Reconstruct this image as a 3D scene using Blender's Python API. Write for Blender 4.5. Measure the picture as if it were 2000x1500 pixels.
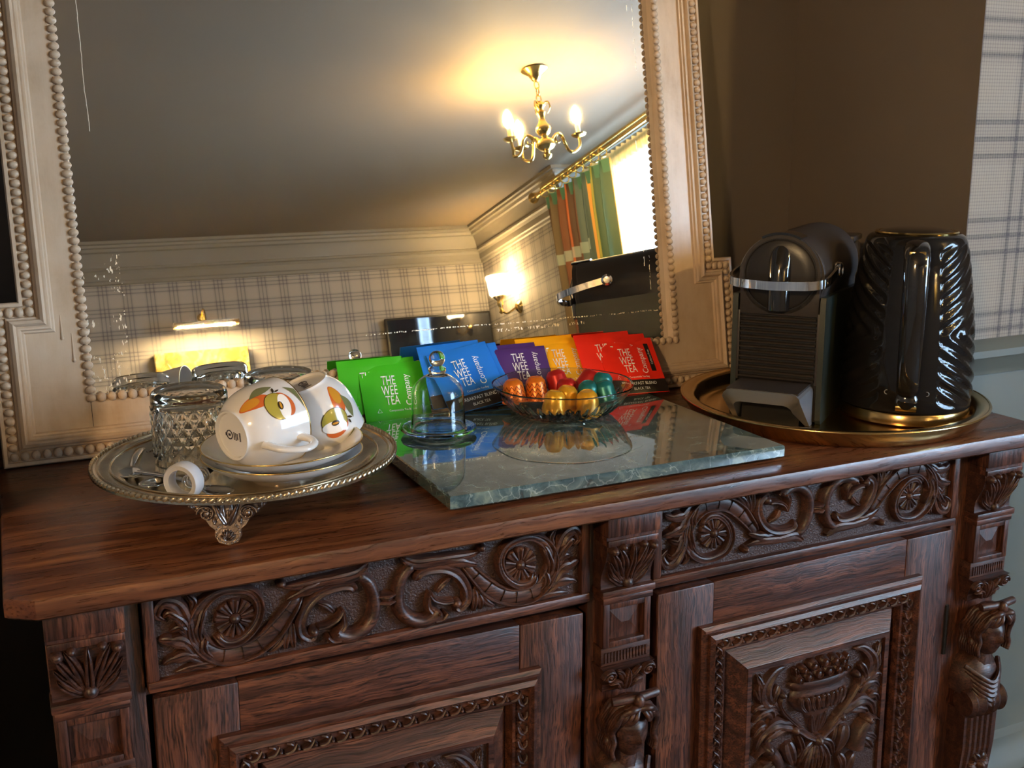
import bpy, bmesh, math, random
from math import sin, cos, pi, sqrt, radians, exp, atan2
from mathutils import Vector, Matrix
random.seed(7)
for o in list(bpy.data.objects): bpy.data.objects.remove(o)
scene = bpy.context.scene
COL = scene.collection

# ---------------------------------------------------------------- camera
CAM = Vector((-.588, -.924, 1.29))
PITCH, ROLL, YAW = .2236, -.0076, .4381
def cam_axes():
    cx, sx, cy, sy, cz, sz = cos(PITCH), sin(PITCH), cos(ROLL), sin(ROLL), cos(YAW), sin(YAW)
    Rz = Matrix(((cz, -sz, 0), (sz, cz, 0), (0, 0, 1)))
    B = Matrix(((1, 0, 0), (0, 0, -1), (0, 1, 0)))
    P = Matrix(((1, 0, 0), (0, cx, -sx), (0, sx, cx)))
    Q = Matrix(((cy, -sy, 0), (sy, cy, 0), (0, 0, 1)))
    return Q @ P @ B @ Rz
CR = cam_axes()
cd = bpy.data.cameras.new('camera'); cam = bpy.data.objects.new('camera', cd); COL.objects.link(cam)
r, u, b = CR[0], -CR[1], -CR[2]
cam.matrix_world = Matrix(((r[0], u[0], b[0], CAM[0]), (r[1], u[1], b[1], CAM[1]), (r[2], u[2], b[2], CAM[2]), (0, 0, 0, 1)))
cd.sensor_width = 36; cd.lens = 2120.4 / 2000 * 36; cd.clip_start = .02; cd.clip_end = 60
scene.camera = cam

# ---------------------------------------------------------------- world, daylight, exposure
w = bpy.data.worlds.new('sky'); scene.world = w; w.use_nodes = True
w.node_tree.nodes['Background'].inputs[0].default_value = (.45, .70, 1, 1)
w.node_tree.nodes['Background'].inputs[1].default_value = 2.0
def area(name, loc, rot, sx, sy, power, col):
    l = bpy.data.lights.new(name, 'AREA'); l.shape = 'RECTANGLE'; l.size = sx; l.size_y = sy; l.energy = power; l.color = col
    o = bpy.data.objects.new(name, l); COL.objects.link(o); o.location = loc; o.rotation_euler = rot; return o
area('window_daylight', (2.85, -2.5, 1.6), (0, radians(90), 0), 1.6, 1.8, 112, (.45, .70, 1.0))
vs = scene.view_settings
vs.view_transform = 'Standard'; vs.look = 'None'; vs.gamma = 1; vs.use_curve_mapping = False; vs.exposure = 2.05
scene.cycles.use_adaptive_sampling = True; scene.cycles.adaptive_threshold = .025; scene.cycles.max_bounces = 12; scene.cycles.transmission_bounces = 12; scene.cycles.transparent_max_bounces = 16
scene.cycles.glossy_bounces = 6; scene.cycles.diffuse_bounces = 4
scene.cycles.sample_clamp_indirect = 6

def point_light(name, loc, power, col, rad, parent=None):
    l = bpy.data.lights.new(name, 'POINT'); l.energy = power; l.color = col; l.shadow_soft_size = rad
    o = bpy.data.objects.new(name, l); COL.objects.link(o); o.location = loc; o.parent = parent; return o

# ---------------------------------------------------------------- object helpers
def thing(name, label, cat, loc=(0, 0, 0), rot=(0, 0, 0), group=None):
    o = bpy.data.objects.new(name, None); COL.objects.link(o); o.empty_display_size = .02
    o.location = loc; o.rotation_euler = rot; o['label'] = label; o['category'] = cat
    if group: o['group'] = group
    return o
def tag(o, label, cat, group=None):
    o['label'] = label; o['category'] = cat
    if group: o['group'] = group
    return o
def frame_from(axis, up=(0, 0, 1)):
    z = Vector(axis).normalized(); x = Vector(up).cross(z)
    if x.length < 1e-4: x = Vector((1, 0, 0))
    x.normalize(); y = z.cross(x)
    return Matrix((x, y, z)).transposed().to_4x4()
def cr(pts, n=8, closed=False):
    P = [Vector(p) for p in pts]; out = []; m = len(P)
    segs = m if closed else m - 1
    for i in range(segs):
        if closed: a, b_, c, d = P[(i - 1) % m], P[i], P[(i + 1) % m], P[(i + 2) % m]
        else: a, b_, c, d = P[max(i - 1, 0)], P[i], P[i + 1], P[min(i + 2, m - 1)]
        for k in range(n):
            t = k / n
            out.append(.5 * ((2 * b_) + (c - a) * t + (2 * a - 5 * b_ + 4 * c - d) * t * t + (3 * b_ - a - 3 * c + d) * t ** 3))
    if not closed: out.append(P[-1].copy())
    return out
def offset_loop(pts, d):
    n = len(pts); out = []
    for i in range(n):
        p0, p1, p2 = Vector(pts[i - 1]), Vector(pts[i]), Vector(pts[(i + 1) % n])
        e1 = (p1 - p0).normalized(); e2 = (p2 - p1).normalized()
        n1 = Vector((-e1.y, e1.x)); n2 = Vector((-e2.y, e2.x))
        k = n1 + n2; den = 1 + n1.dot(n2)
        out.append(p1 + k * (d / max(den, .15)))
    return out

class MB:
    def __init__(s): s.v = []; s.f = []
    def add(s, vs_, fs, M=None):
        b0 = len(s.v)
        if M is None: s.v += [tuple(q) for q in vs_]
        else: s.v += [tuple(M @ Vector(q)) for q in vs_]
        s.f += [tuple(i + b0 for i in f) for f in fs]; return s
    def box(s, x0, x1, y0, y1, z0, z1, bv=0, M=None):
        if bv <= 0:
            V = [(x, y, z) for z in (z0, z1) for y in (y0, y1) for x in (x0, x1)]
            F = [(0, 2, 3, 1), (4, 5, 7, 6), (0, 1, 5, 4), (2, 6, 7, 3), (0, 4, 6, 2), (1, 3, 7, 5)]
            return s.add(V, F, M)
        bm = bmesh.new()
        V = [bm.verts.new(q) for q in [(x, y, z) for z in (z0, z1) for y in (y0, y1) for x in (x0, x1)]]
        for f in [(0, 2, 3, 1), (4, 5, 7, 6), (0, 1, 5, 4), (2, 6, 7, 3), (0, 4, 6, 2), (1, 3, 7, 5)]: bm.faces.new([V[i] for i in f])
        bmesh.ops.bevel(bm, geom=list(bm.edges), offset=bv, segments=2, profile=.5, affect='EDGES')
        return s.bm(bm, M)
    def bm(s, bm, M=None):
        bm.verts.index_update()
        V = [tuple(q.co) for q in bm.verts]; F = [tuple(q.index for q in f.verts) for f in bm.faces]
        bm.free(); return s.add(V, F, M)
    def loops(s, loops, M=None, cap0=True, cap1=True, closed=True):
        n = len(loops[0]); V = [q for L in loops for q in L]; F = []
        for k in range(len(loops) - 1):
            for i in range(n if closed else n - 1):
                j = (i + 1) % n
                F.append((k * n + i, k * n + j, (k + 1) * n + j, (k + 1) * n + i))
        if cap0: F.append(tuple(range(n - 1, -1, -1)))
        if cap1: F.append(tuple((len(loops) - 1) * n + i for i in range(n)))
        return s.add(V, F, M)
    def prism(s, poly, z0, z1, M=None):   # poly in xy
        return s.loops([[(p[0], p[1], z0) for p in poly], [(p[0], p[1], z1) for p in poly]], M)
    def lathe(s, prof, n=48, M=None, fr=None, a0=0, a1=2 * pi):
        V = []; F = []; idx = []
        full = abs(a1 - a0 - 2 * pi) < 1e-6
        m = n if full else n + 1
        for (rr, z) in prof:
            if rr < 1e-7: idx.append([len(V)] * m); V.append((0, 0, z))
            else:
                idx.append(list(range(len(V), len(V) + m)))
                for k in range(m):
                    a = a0 + (a1 - a0) * k / n
                    q = rr if fr is None else rr * fr(a, z, rr)
                    V.append((q * cos(a), q * sin(a), z))
        for i in range(len(prof) - 1):
            A, B = idx[i], idx[i + 1]
            for k in range(n):
                k2 = (k + 1) % m
                f = []
                for q in (A[k], A[k2], B[k2], B[k]):
                    if q not in f: f.append(q)
                if len(f) > 2: F.append(tuple(f))
        return s.add(V, F, M)
    def tube(s, path, rad, n=8, M=None, closed=False, flat=1.0, up=None, caps=True):
        P = [Vector(p) for p in path]; m = len(P); loops = []
        T = []
        for i in range(m):
            if closed: t = P[(i + 1) % m] - P[i - 1]
            else: t = P[min(i + 1, m - 1)] - P[max(i - 1, 0)]
            T.append(t.normalized() if t.length > 1e-9 else Vector((0, 0, 1)))
        nrm = Vector(up) if up else (Vector((0, 0, 1)) if abs(T[0].z) < .9 else Vector((1, 0, 0)))
        for i in range(m):
            nrm = (nrm - T[i] * nrm.dot(T[i]))
            if nrm.length < 1e-6: nrm = T[i].orthogonal()
            nrm.normalize(); bi = T[i].cross(nrm)
            rr = rad(i / (m - 1)) if callable(rad) else rad
            loops.append([P[i] + nrm * (cos(2 * pi * k / n) * rr * flat) + bi * (sin(2 * pi * k / n) * rr) for k in range(n)])
            if up: nrm = Vector(up)
        if closed: loops.append(loops[0]); return s.loops(loops, M, False, False)
        return s.loops(loops, M, caps, caps)
    def ell(s, c, rx, ry, rz, n=16, m=10, M=None, f=None):
        V = [(0, 0, -1)]; F = []
        for i in range(1, m):
            a = -pi / 2 + pi * i / m
            for k in range(n):
                t = 2 * pi * k / n; V.append((cos(a) * cos(t), cos(a) * sin(t), sin(a)))
        V.append((0, 0, 1))
        for k in range(n):
            F.append((0, 1 + (k + 1) % n, 1 + k))
            F.append((len(V) - 1, 1 + (m - 2) * n + k, 1 + (m - 2) * n + (k + 1) % n))
        for i in range(m - 2):
            for k in range(n):
                a, b_ = 1 + i * n + k, 1 + i * n + (k + 1) % n
                F.append((a, b_, b_ + n, a + n))
        W = []
        for q in V:
            q = Vector(q)
            if f: q = f(q)
            W.append((c[0] + q[0] * rx, c[1] + q[1] * ry, c[2] + q[2] * rz))
        return s.add(W, F, M)
    def grid(s, fn, nu, nv, M=None, cu=False):
        V = [fn(i / (nu if cu else nu), j / nv) for j in range(nv + 1) for i in range(nu + (0 if cu else 1))]
        m = nu if cu else nu + 1; F = []
        for j in range(nv):
            for i in range(nu):
                i2 = (i + 1) % m
                F.append((j * m + i, j * m + i2, (j + 1) * m + i2, (j + 1) * m + i))
        return s.add(V, F, M)
    # raised carving on a plane; fm maps (s, t, height) to 3D
    def ridge(s, path, w_, h_, fm, ns=6, groove=0., ser=0, taper=.08):
        P = [Vector((p[0], p[1])) for p in path]; m = len(P); V = []; F = []
        for i in range(m):
            t = P[min(i + 1, m - 1)] - P[max(i - 1, 0)]
            t = t.normalized() if t.length > 1e-9 else Vector((1, 0)); nn = Vector((-t.y, t.x))
            uu = i / (m - 1)
            ww = w_(uu) if callable(w_) else w_
            hh = h_(uu) if callable(h_) else h_
            if taper: 
                e = min(1, uu / taper, (1 - uu) / taper); e = sqrt(max(e, .004)); ww *= e; hh *= e
            if ser: ww *= .72 + .28 * abs(sin(ser * pi * uu))
            for k in range(ns + 1):
                q = -1 + 2 * k / ns
                z = hh * (sqrt(max(0, 1 - q * q)) - groove * exp(-(q / .3) ** 2))
                V.append(fm(P[i].x + nn.x * ww * q, P[i].y + nn.y * ww * q, z))
        for i in range(m - 1):
            for k in range(ns):
                a = i * (ns + 1) + k; F.append((a, a + 1, a + ns + 2, a + ns + 1))
        return s.add(V, F)
    def leaf(s, ctrl, w_, h_, fm, n=7, groove=.5, ser=0, ns=6):
        pk = .4
        return s.ridge(cr(ctrl, n), lambda q: w_ * (sin(pi * min(1, q ** .8 * .93 + .07)) ** .75 + .02), lambda q: h_ * (.35 + .65 * sin(pi * (q * .85 + .1))), fm, ns, groove, ser, .05)
    def dome(s, cx, cy, r_, h_, fm, n=14, m=4):
        V = [fm(cx, cy, h_)]; F = []
        for i in range(1, m + 1):
            a = i / m * pi / 2
            for k in range(n): V.append(fm(cx + r_ * sin(a) * cos(2 * pi * k / n), cy + r_ * sin(a) * sin(2 * pi * k / n), h_ * cos(a)))
        for k in range(n): F.append((0, 1 + k, 1 + (k + 1) % n))
        for i in range(m - 1):
            for k in range(n):
                a, b_ = 1 + i * n + k, 1 + i * n + (k + 1) % n; F.append((a, a + n, b_ + n, b_))
        return s.add(V, F)
    def build(s, name, mat, parent=None, ang=38, kind=None, weld=False):
        me = bpy.data.meshes.new(name); me.from_pydata(s.v, [], s.f)
        bm = bmesh.new(); bm.from_mesh(me)
        if weld: bmesh.ops.remove_doubles(bm, verts=bm.verts, dist=1e-6)
        bmesh.ops.recalc_face_normals(bm, faces=bm.faces); bm.to_mesh(me); bm.free()
        me.shade_smooth()
        if ang < 179: me.set_sharp_from_angle(angle=radians(ang))
        me.materials.append(mat)
        o = bpy.data.objects.new(name, me); COL.objects.link(o); o.parent = parent
        if kind: o['kind'] = kind
        return o
def link(name, me, parent=None, loc=(0, 0, 0), rot=(0, 0, 0), scale=None):
    o = bpy.data.objects.new(name, me); COL.objects.link(o); o.parent = parent; o.location = loc; o.rotation_euler = rot
    if scale: o.scale = scale
    return o
_tc = {}
def text_geo(txt, size=1., align='CENTER'):
    key = (txt, align)
    if key not in _tc:
        c = bpy.data.curves.new('t', 'FONT'); c.body = txt; c.align_x = align; c.align_y = 'CENTER'; c.size = 1; c.resolution_u = 3
        o = bpy.data.objects.new('t', c); COL.objects.link(o)
        me = bpy.data.meshes.new_from_object(o)
        _tc[key] = ([tuple(v.co) for v in me.vertices], [tuple(p.vertices) for p in me.polygons])
        bpy.data.objects.remove(o); bpy.data.curves.remove(c); bpy.data.meshes.remove(me)
    V, F = _tc[key]
    return [(x * size, y * size, 0) for x, y, z in V], F

# ---------------------------------------------------------------- materials
class NT:
    def __init__(s, name):
        s.m = bpy.data.materials.new(name); s.m.use_nodes = True; s.t = s.m.node_tree
        s.b = s.t.nodes['Principled BSDF']; s.out = s.t.nodes['Material Output']
    def n(s, typ, **kw):
        q = s.t.nodes.new(typ)
        for k, v in kw.items(): setattr(q, k, v)
        return q
    def l(s, a, b_): s.t.links.new(a, b_)
    def val(s, sock, v):
        if hasattr(v, 'is_linked') or hasattr(v, 'links'): s.l(v, sock)
        else: sock.default_value = v
    def math(s, op, a, b_=None, c=None, clamp=False):
        q = s.n('ShaderNodeMath', operation=op); q.use_clamp = clamp
        s.val(q.inputs[0], a)
        if b_ is not None: s.val(q.inputs[1], b_)
        if c is not None: s.val(q.inputs[2], c)
        return q.outputs[0]
    def mix(s, f, a, b_, typ='MIX'):
        q = s.n('ShaderNodeMix', data_type='RGBA', blend_type=typ)
        s.val(q.inputs[0], f); s.val(q.inputs[6], a if not isinstance(a, tuple) else c4(a)); s.val(q.inputs[7], b_ if not isinstance(b_, tuple) else c4(b_))
        return q.outputs[2]
    def coord(s, which='Object', scale=(1, 1, 1), rot=(0, 0, 0)):
        tc = s.n('ShaderNodeTexCoord'); mp = s.n('ShaderNodeMapping'); mp.inputs['Scale'].default_value = scale; mp.inputs['Rotation'].default_value = rot
        s.l(tc.outputs[which], mp.inputs[0]); return mp.outputs[0]
    def noise(s, vec, scale=5, detail=4, rough=.5, dist=0):
        q = s.n('ShaderNodeTexNoise'); q.inputs['Scale'].default_value = scale; q.inputs['Detail'].default_value = detail
        q.inputs['Roughness'].default_value = rough; q.inputs['Distortion'].default_value = dist
        if vec is not None: s.l(vec, q.inputs['Vector'])
        return q.outputs[0]
    def ramp(s, f, stops):
        q = s.n('ShaderNodeValToRGB'); e = q.color_ramp.elements
        e.remove(e[1]); e[0].position = stops[0][0]; e[0].color = c4(stops[0][1])
        for p, c in stops[1:]: e.new(p).color = c4(c)
        s.l(f, q.inputs[0]); return q.outputs[0]
    def bump(s, h_, strength=.2, dist=.01):
        q = s.n('ShaderNodeBump'); q.inputs['Strength'].default_value = strength; q.inputs['Distance'].default_value = dist
        s.l(h_, q.inputs['Height']); s.l(q.outputs[0], s.b.inputs['Normal'])
    def sep(s, vec):
        q = s.n('ShaderNodeSeparateXYZ'); s.l(vec, q.inputs[0]); return q.outputs
def c4(c): return tuple(c) if len(c) == 4 else (c[0], c[1], c[2], 1)
def hexc(h_):
    h_ = h_.lstrip('#'); q = [int(h_[i:i + 2], 16) / 255 for i in (0, 2, 4)]
    return tuple(x / 12.92 if x <= .04045 else ((x + .055) / 1.055) ** 2.4 for x in q)
def pm(name, col, rough=.5, metal=0., spec=.5, coat=0., bumpn=None, emit=None, var=0., trans=0., ior=1.45, sss=0.):
    k = NT(name); b_ = k.b
    b_.inputs['Base Color'].default_value = c4(col); b_.inputs['Roughness'].default_value = rough; b_.inputs['Metallic'].default_value = metal
    b_.inputs['Specular IOR Level'].default_value = spec; b_.inputs['Coat Weight'].default_value = coat; b_.inputs['Coat Roughness'].default_value = .05
    b_.inputs['Transmission Weight'].default_value = trans; b_.inputs['IOR'].default_value = ior
    if emit: b_.inputs['Emission Color'].default_value = c4(emit[0]); b_.inputs['Emission Strength'].default_value = emit[1]
    if var or bumpn:
        v = k.coord()
        if var:
            f = k.noise(v, 14, 5); k.l(k.mix(f, tuple(x * (1 - var) for x in col[:3]), tuple(min(1, x * (1 + var)) for x in col[:3])), b_.inputs['Base Color'])
        if bumpn: k.bump(k.noise(v, bumpn[0], 4), bumpn[1], .002)
    return k.m
def wood(name, dark, mid, light, axis='x', rough=.38, sc=1., bump=.25, streak=1.):
    k = NT(name)
    def sc3(al, ac): return {'x': (al, ac, ac), 'z': (ac, ac, al), 'y': (ac, al, ac)}[axis]
    warp = k.noise(k.coord(scale=(9, 9, 9)), 1., 3, .5)
    vm = k.n('ShaderNodeVectorMath', operation='MULTIPLY_ADD'); k.l(k.coord(scale=sc3(1, 1)), vm.inputs[0]); vm.inputs[1].default_value = (1, 1, 1)
    cx_ = k.n('ShaderNodeCombineXYZ'); wv = k.math('MULTIPLY', warp, .022)
    for i in range(3): k.l(wv, cx_.inputs[i])
    k.l(cx_.outputs[0], vm.inputs[2])
    def tex(al, ac, det, ro):
        mp = k.n('ShaderNodeMapping'); mp.inputs['Scale'].default_value = tuple(q * sc for q in sc3(al, ac)); k.l(vm.outputs[0], mp.inputs[0]); return k.noise(mp.outputs[0], 1., det, ro, .15)
    g = tex(4, 95, 5, .65); f = tex(22, 620, 3, .6); big = k.noise(k.coord(scale=(5, 5, 5)), 1., 4, .6, .4)
    c = k.ramp(g, [(.30, dark), (.48, mid), (.70, light)])
    c = k.mix(k.math('MULTIPLY', k.math('MULTIPLY', k.math('SUBTRACT', .55, f, clamp=True), 5., clamp=True), streak, clamp=True), c, tuple(x * .45 for x in dark))
    c = k.mix(k.math('MULTIPLY_ADD', big, 1.8, -.62, clamp=True), k.mix(.45, c, dark), c)
    k.l(c, k.b.inputs['Base Color'])
    k.l(k.math('MULTIPLY_ADD', f, .35, rough - .12), k.b.inputs['Roughness'])
    k.bump(k.math('ADD', f, k.math('MULTIPLY', g, .6)), bump, .0012)
    return k.m
# ================================================================ shared materials
def plaid(name, ax, base, line, per=.135, sp=.023):
    k = NT(name); s_ = k.sep(k.coord())
    def bands(x):
        fr_ = k.math('MULTIPLY', k.math('FRACT', k.math('DIVIDE', x, per)), per)
        d = k.math('ABSOLUTE', k.math('SUBTRACT', fr_, per / 2))
        m = k.math('MINIMUM', d, k.math('ABSOLUTE', k.math('SUBTRACT', d, sp)))
        b1 = k.math('LESS_THAN', m, .0034)
        th = k.math('LESS_THAN', k.math('FRACT', k.math('DIVIDE', x, .0046)), .36)
        md = k.math('LESS_THAN', d, sp + .012)
        return k.math('ADD', k.math('MULTIPLY', b1, .42), k.math('ADD', k.math('MULTIPLY', th, .22), k.math('MULTIPLY', md, .10)))
    t = k.math('ADD', bands(s_[ax]), bands(s_[2]), clamp=True)
    n_ = k.noise(k.coord(scale=(300, 300, 300)), 1, 2)
    t = k.math('MULTIPLY', t, k.math('MULTIPLY_ADD', n_, .6, .6), clamp=True)
    k.l(k.mix(t, base, line), k.b.inputs['Base Color']); k.b.inputs['Roughness'].default_value = .8
    return k.m
PAPER_B, PAPER_L = (.31, .275, .232), (.058, .055, .062)
M_paper_x = plaid('wallpaper_plaid_x', 0, PAPER_B, PAPER_L)
M_paper_y = plaid('wallpaper_plaid_y', 1, PAPER_B, PAPER_L)
M_taupe = pm('paint_taupe', (.135, .108, .088), .6, bumpn=(60, .05))
M_dado = pm('paint_sage_grey', (.125, .138, .122), .45, bumpn=(60, .05))
M_ceil = pm('paint_ceiling', (.138, .109, .078), .8, bumpn=(30, .06))
M_corn = pm('paint_cornice', (.155, .138, .112), .6)
M_floor = pm('carpet', (.10, .09, .085), .95, var=.3)
M_white = pm('paint_white_gloss', (.8, .8, .78), .3)
M_brass = pm('brass', (.83, .60, .22), .16, 1.)
M_bulb = pm('bulb_glow', (1, .9, .7), .4, emit=((1, .65, .21), 340))
M_ivory = pm('ivory_sleeve', (.8, .74, .6), .5)
M_steel = pm('polished_steel', (.72, .71, .69), .12, 1.)
M_black = pm('black_plastic', (.012, .011, .011), .35)

# ================================================================ room
def struct(o): o['kind'] = 'structure'; return o
struct(MB().box(-2.3, 2.8, -5.02, .7, -.06, 0).build('floor', M_floor))
struct(MB().box(-2.3, 2.8, -5.02, .7, 2.5, 2.6).build('ceiling', M_ceil))
def wall(name, x0, x1, y0, y1, m, z0=0, z1=2.5): return struct(MB().box(x0, x1, y0, y1, z0, z1).build(name, m))
wall('wall_far', -2.3, 2.5, -5.02, -4.92, M_paper_x)
wall('wall_right_far', 2.40, 2.5, -4.92, -3.62, M_paper_y)
wall('wall_window_return_far', 2.5, 2.8, -3.72, -3.62, M_paper_x)
WO = (-3.40, -1.6, .8, 2.42)
mb = MB(); mb.box(2.60, 2.70, -3.62, WO[0], 0, 2.5); mb.box(2.60, 2.70, WO[1], -.9, 0, 2.5); mb.box(2.60, 2.70, WO[0], WO[1], 0, WO[2]); mb.box(2.60, 2.70, WO[0], WO[1], WO[3], 2.5)
struct(mb.build('wall_window', M_paper_y))
wall('wall_window_return_near', 2.5, 2.8, -.9, -.8, M_paper_x)
wall('wall_right_near', 2.40, 2.5, -.9, .29, M_paper_y)
wall('wall_left', -2.3, -2.2, -4.92, .29, M_paper_y)
DZ = .985
wall('wall_plaid_right', .64, 2.40, .19, .29, M_paper_x, DZ, 2.5)
wall('wall_dado_right', .64, 2.40, .19, .29, M_dado, 0, DZ)
wall('wall_plaid_left', -2.2, -.66, .19, .29, M_paper_x, DZ, 2.5)
wall('wall_dado_left', -2.2, -.66, .19, .29, M_dado, 0, DZ)
wall('wall_alcove_right', .64, .74, .29, .675, M_taupe)
mb = MB(); mb.box(.6390, .6405, .1903, .2905, 0, 2.5); struct(mb.build('wall_alcove_corner', M_taupe))
wall('wall_alcove_left', -.76, -.66, .29, .675, M_taupe)
wall('wall_alcove_back', -.66, .64, .575, .675, M_taupe)
# dado rail, skirting
def rail(name, x0, x1, prof, m):
    mb = MB(); mb.loops([[(x, .19 - p, z) for p, z in prof] for x in (x0, x1)]); return struct(mb.build(name, m))
RP = [(0, .945), (.006, .947), (.008, .955), (.016, .962), (.02, .972), (.028, .978), (.028, .988), (.02, .992), (.012, .997), (0, .999)]
rail('trim_1', .634, 2.40, RP, M_dado); rail('trim_2', -2.2, -.655, RP, M_dado)
SP = [(0, 0), (.02, 0), (.02, .27), (.026, .28), (.022, .30), (.012, .315), (.01, .335), (0, .343)]
rail('baseboard_right', .634, 2.40, SP, M_dado); rail('baseboard_left', -2.2, -.655, SP, M_dado)
# cornice round the room
ROOM = [(-2.2, -4.92), (2.40, -4.92), (2.40, -3.62), (2.60, -3.62), (2.60, -.9), (2.40, -.9), (2.40, .19), (.64, .19), (.64, .575), (-.66, .575), (-.66, .19), (-2.2, .19)]
CP = [(.125, 0), (.125, .018), (.112, .022), (.108, .036), (.096, .042), (.088, .058), (.074, .064), (.058, .088), (.046, .118), (.040, .142), (.046, .146), (.046, .158), (.034, .164), (.024, .18), (.022, .215), (.014, .222), (.010, .236), (0, .242)]
mb = MB(); mb.loops([[(q.x, q.y, 2.5 - dz) for q in offset_loop(ROOM[:2] + [(2.40, -3.62), (2.60, -3.62), (2.60, -.9), (2.40, -.9), (2.40, .19), (-2.2, .19)], p)] for p, dz in CP], None, False, False)
struct(mb.build('trim_3', M_corn, ang=25))
# window with sash bars and panes
y0, y1, z0, z1 = WO
win = MB(); t = .05
win.box(2.62, 2.69, y0, y0 + t, z0, z1); win.box(2.62, 2.69, y1 - t, y1, z0, z1); win.box(2.62, 2.69, y0, y1, z0, z0 + t); win.box(2.62, 2.69, y0, y1, z1 - t, z1)
win = struct(win.build('window_1', M_white))
k = NT('window_glass'); tr = k.n('ShaderNodeBsdfTransparent'); gl = k.n('ShaderNodeBsdfGlossy'); gl.inputs['Roughness'].default_value = .02
mx = k.n('ShaderNodeMixShader'); mx.inputs[0].default_value = .06; k.l(tr.outputs[0], mx.inputs[1]); k.l(gl.outputs[0], mx.inputs[2]); k.l(mx.outputs[0], k.out.inputs[0])
M_pane = k.m
ym = (y0 + y1) / 2
for yy in (y0 + (y1 - y0) / 3, y0 + 2 * (y1 - y0) / 3): MB().box(2.635, 2.675, yy - .02, yy + .02, z0 + t, z1 - t).build('mullion', M_white, win)
MB().box(2.63, 2.68, y0 + t, y1 - t, 1.60, 1.64).build('sash_bar', M_white, win)
for i in range(3):
    a = y0 + (y1 - y0) * i / 3 + .05; e = y0 + (y1 - y0) * (i + 1) / 3 - .05
    for za, zb in ((z0 + t, 1.60), (1.64, z1 - t)): MB().box(2.653, 2.658, a, e, za, zb).build('pane', M_pane, win)
MB().box(2.50, 2.62, y0 - .04, y1 + .04, z0 - .04, z0).build('window_sill', M_white, win)
# net curtain
k = NT('net_fabric'); tl = k.n('ShaderNodeBsdfTranslucent'); tl.inputs[0].default_value = (.9, .9, .9, 1); df = k.n('ShaderNodeBsdfDiffuse'); df.inputs[0].default_value = (.85, .85, .82, 1)
tr = k.n('ShaderNodeBsdfTransparent'); a = k.n('ShaderNodeMixShader'); a.inputs[0].default_value = .5; k.l(tl.outputs[0], a.inputs[1]); k.l(df.outputs[0], a.inputs[2])
e = k.n('ShaderNodeMixShader'); e.inputs[0].default_value = .45; k.l(a.outputs[0], e.inputs[1]); k.l(tr.outputs[0], e.inputs[2]); k.l(e.outputs[0], k.out.inputs[0])
M_net = k.m
nc = MB(); nc.grid(lambda a_, v: (2.46 + .014 * sin(a_ * 2 * pi * 55) * (1 - .4 * v), -3.45 + 2.5 * a_, .7 + 1.69 * v), 440, 8)
nc = nc.build('net_curtain', M_net, ang=180); tag(nc, 'white translucent net curtain covering the bright window in the mirror', 'net curtain')
fz = MB(); fz.grid(lambda a_, v: (2.45 + .018 * sin(a_ * 2 * pi * 90 + 1) * (1 - .3 * v), -3.45 + 2.5 * a_, 2.36 + .085 * v + .008 * sin(a_ * 2 * pi * 45)), 720, 4)
fz.build('ruffled_header', pm('cream_lace', (.75, .68, .48), .8), nc, 180)
# curtain pole with rings
pole = thing('curtain_pole', 'brass curtain pole with rings above the bright window', 'curtain pole', (2.28, -2.2, 2.40))
mb = MB(); mb.tube([(0, -1.52, -.012), (0, 1.3, .02)], .014, 12); mb.build('rod', M_brass, pole)
mb = MB(); mb.tube([(.03, -1.52, .03), (.03, 1.3, .06)], .010, 10); mb.build('rear_rail', M_brass, pole)
mb = MB(); mb.lathe([(0, 0), (.016, .002), (.02, .012), (.014, .02), (.028, .035), (.034, .055), (.026, .075), (.012, .086), (0, .09)], 20, Matrix.Translation((0, -1.52, -.012)) @ Matrix.Rotation(pi / 2, 4, 'X')); mb.build('finial', M_brass, pole)
for yy in (-1.40, 1.2):
    mb = MB(); mb.tube([(0, yy, 0), (.115, yy, -.02)], .009, 8); mb.lathe([(0, 0), (.03, 0), (.03, .008), (0, .012)], 16, Matrix.Translation((.118, yy, -.02)) @ Matrix.Rotation(-pi / 2, 4, 'Y')); mb.build('bracket', M_brass, pole)
rg = MB(); rg.tube([(.027 * cos(q * pi / 10), 0, .027 * sin(q * pi / 10)) for q in range(20)], .004, 6, None, True)
rgm = rg.build('ring', M_brass, pole).data
for i in range(9):
    yy = -1.43 + .088 * i; z_ = -.012 + .032 * (yy + 1.52) / 2.82 - .012
    if i == 0: bpy.data.objects['ring'].location = (0, yy, z_)
    else: link('ring', rgm, pole, (0, yy, z_))
# striped curtain
k = NT('curtain_stripe')
uvn = k.n('ShaderNodeUVMap'); sp_ = k.sep(uvn.outputs[0])
k2 = k.ramp(sp_[0], [(0, hexc('4a2c1c')), (.09, hexc('5c4a34')), (.14, hexc('40503f')), (.2, hexc('6a3820')), (.28, hexc('3d4a3c')), (.34, hexc('a8562c')), (.37, hexc('4a2c20')), (.47, hexc('5d3828')), (.5, hexc('4f6468')), (.6, hexc('3f5456')), (.65, hexc('c8903a')), (.69, hexc('44583c')), (.74, hexc('8a8a40')), (.77, hexc('2f5040')), (.95, hexc('27483a')), (.96, hexc('d0963c')), (1, hexc('d0963c'))])
k2.node.color_ramp.interpolation = 'CONSTANT'
pl_ = k.math('FRACT', k.math('MULTIPLY', sp_[1], 4.2)); hb = k.math('MULTIPLY', k.math('LESS_THAN', k.math('ABSOLUTE', k.math('SUBTRACT', pl_, .5)), .055), k.math('LESS_THAN', sp_[0], .63))
k3 = k.mix(k.math('MULTIPLY', hb, .6), k2, (.34, .44, .44))
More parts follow.
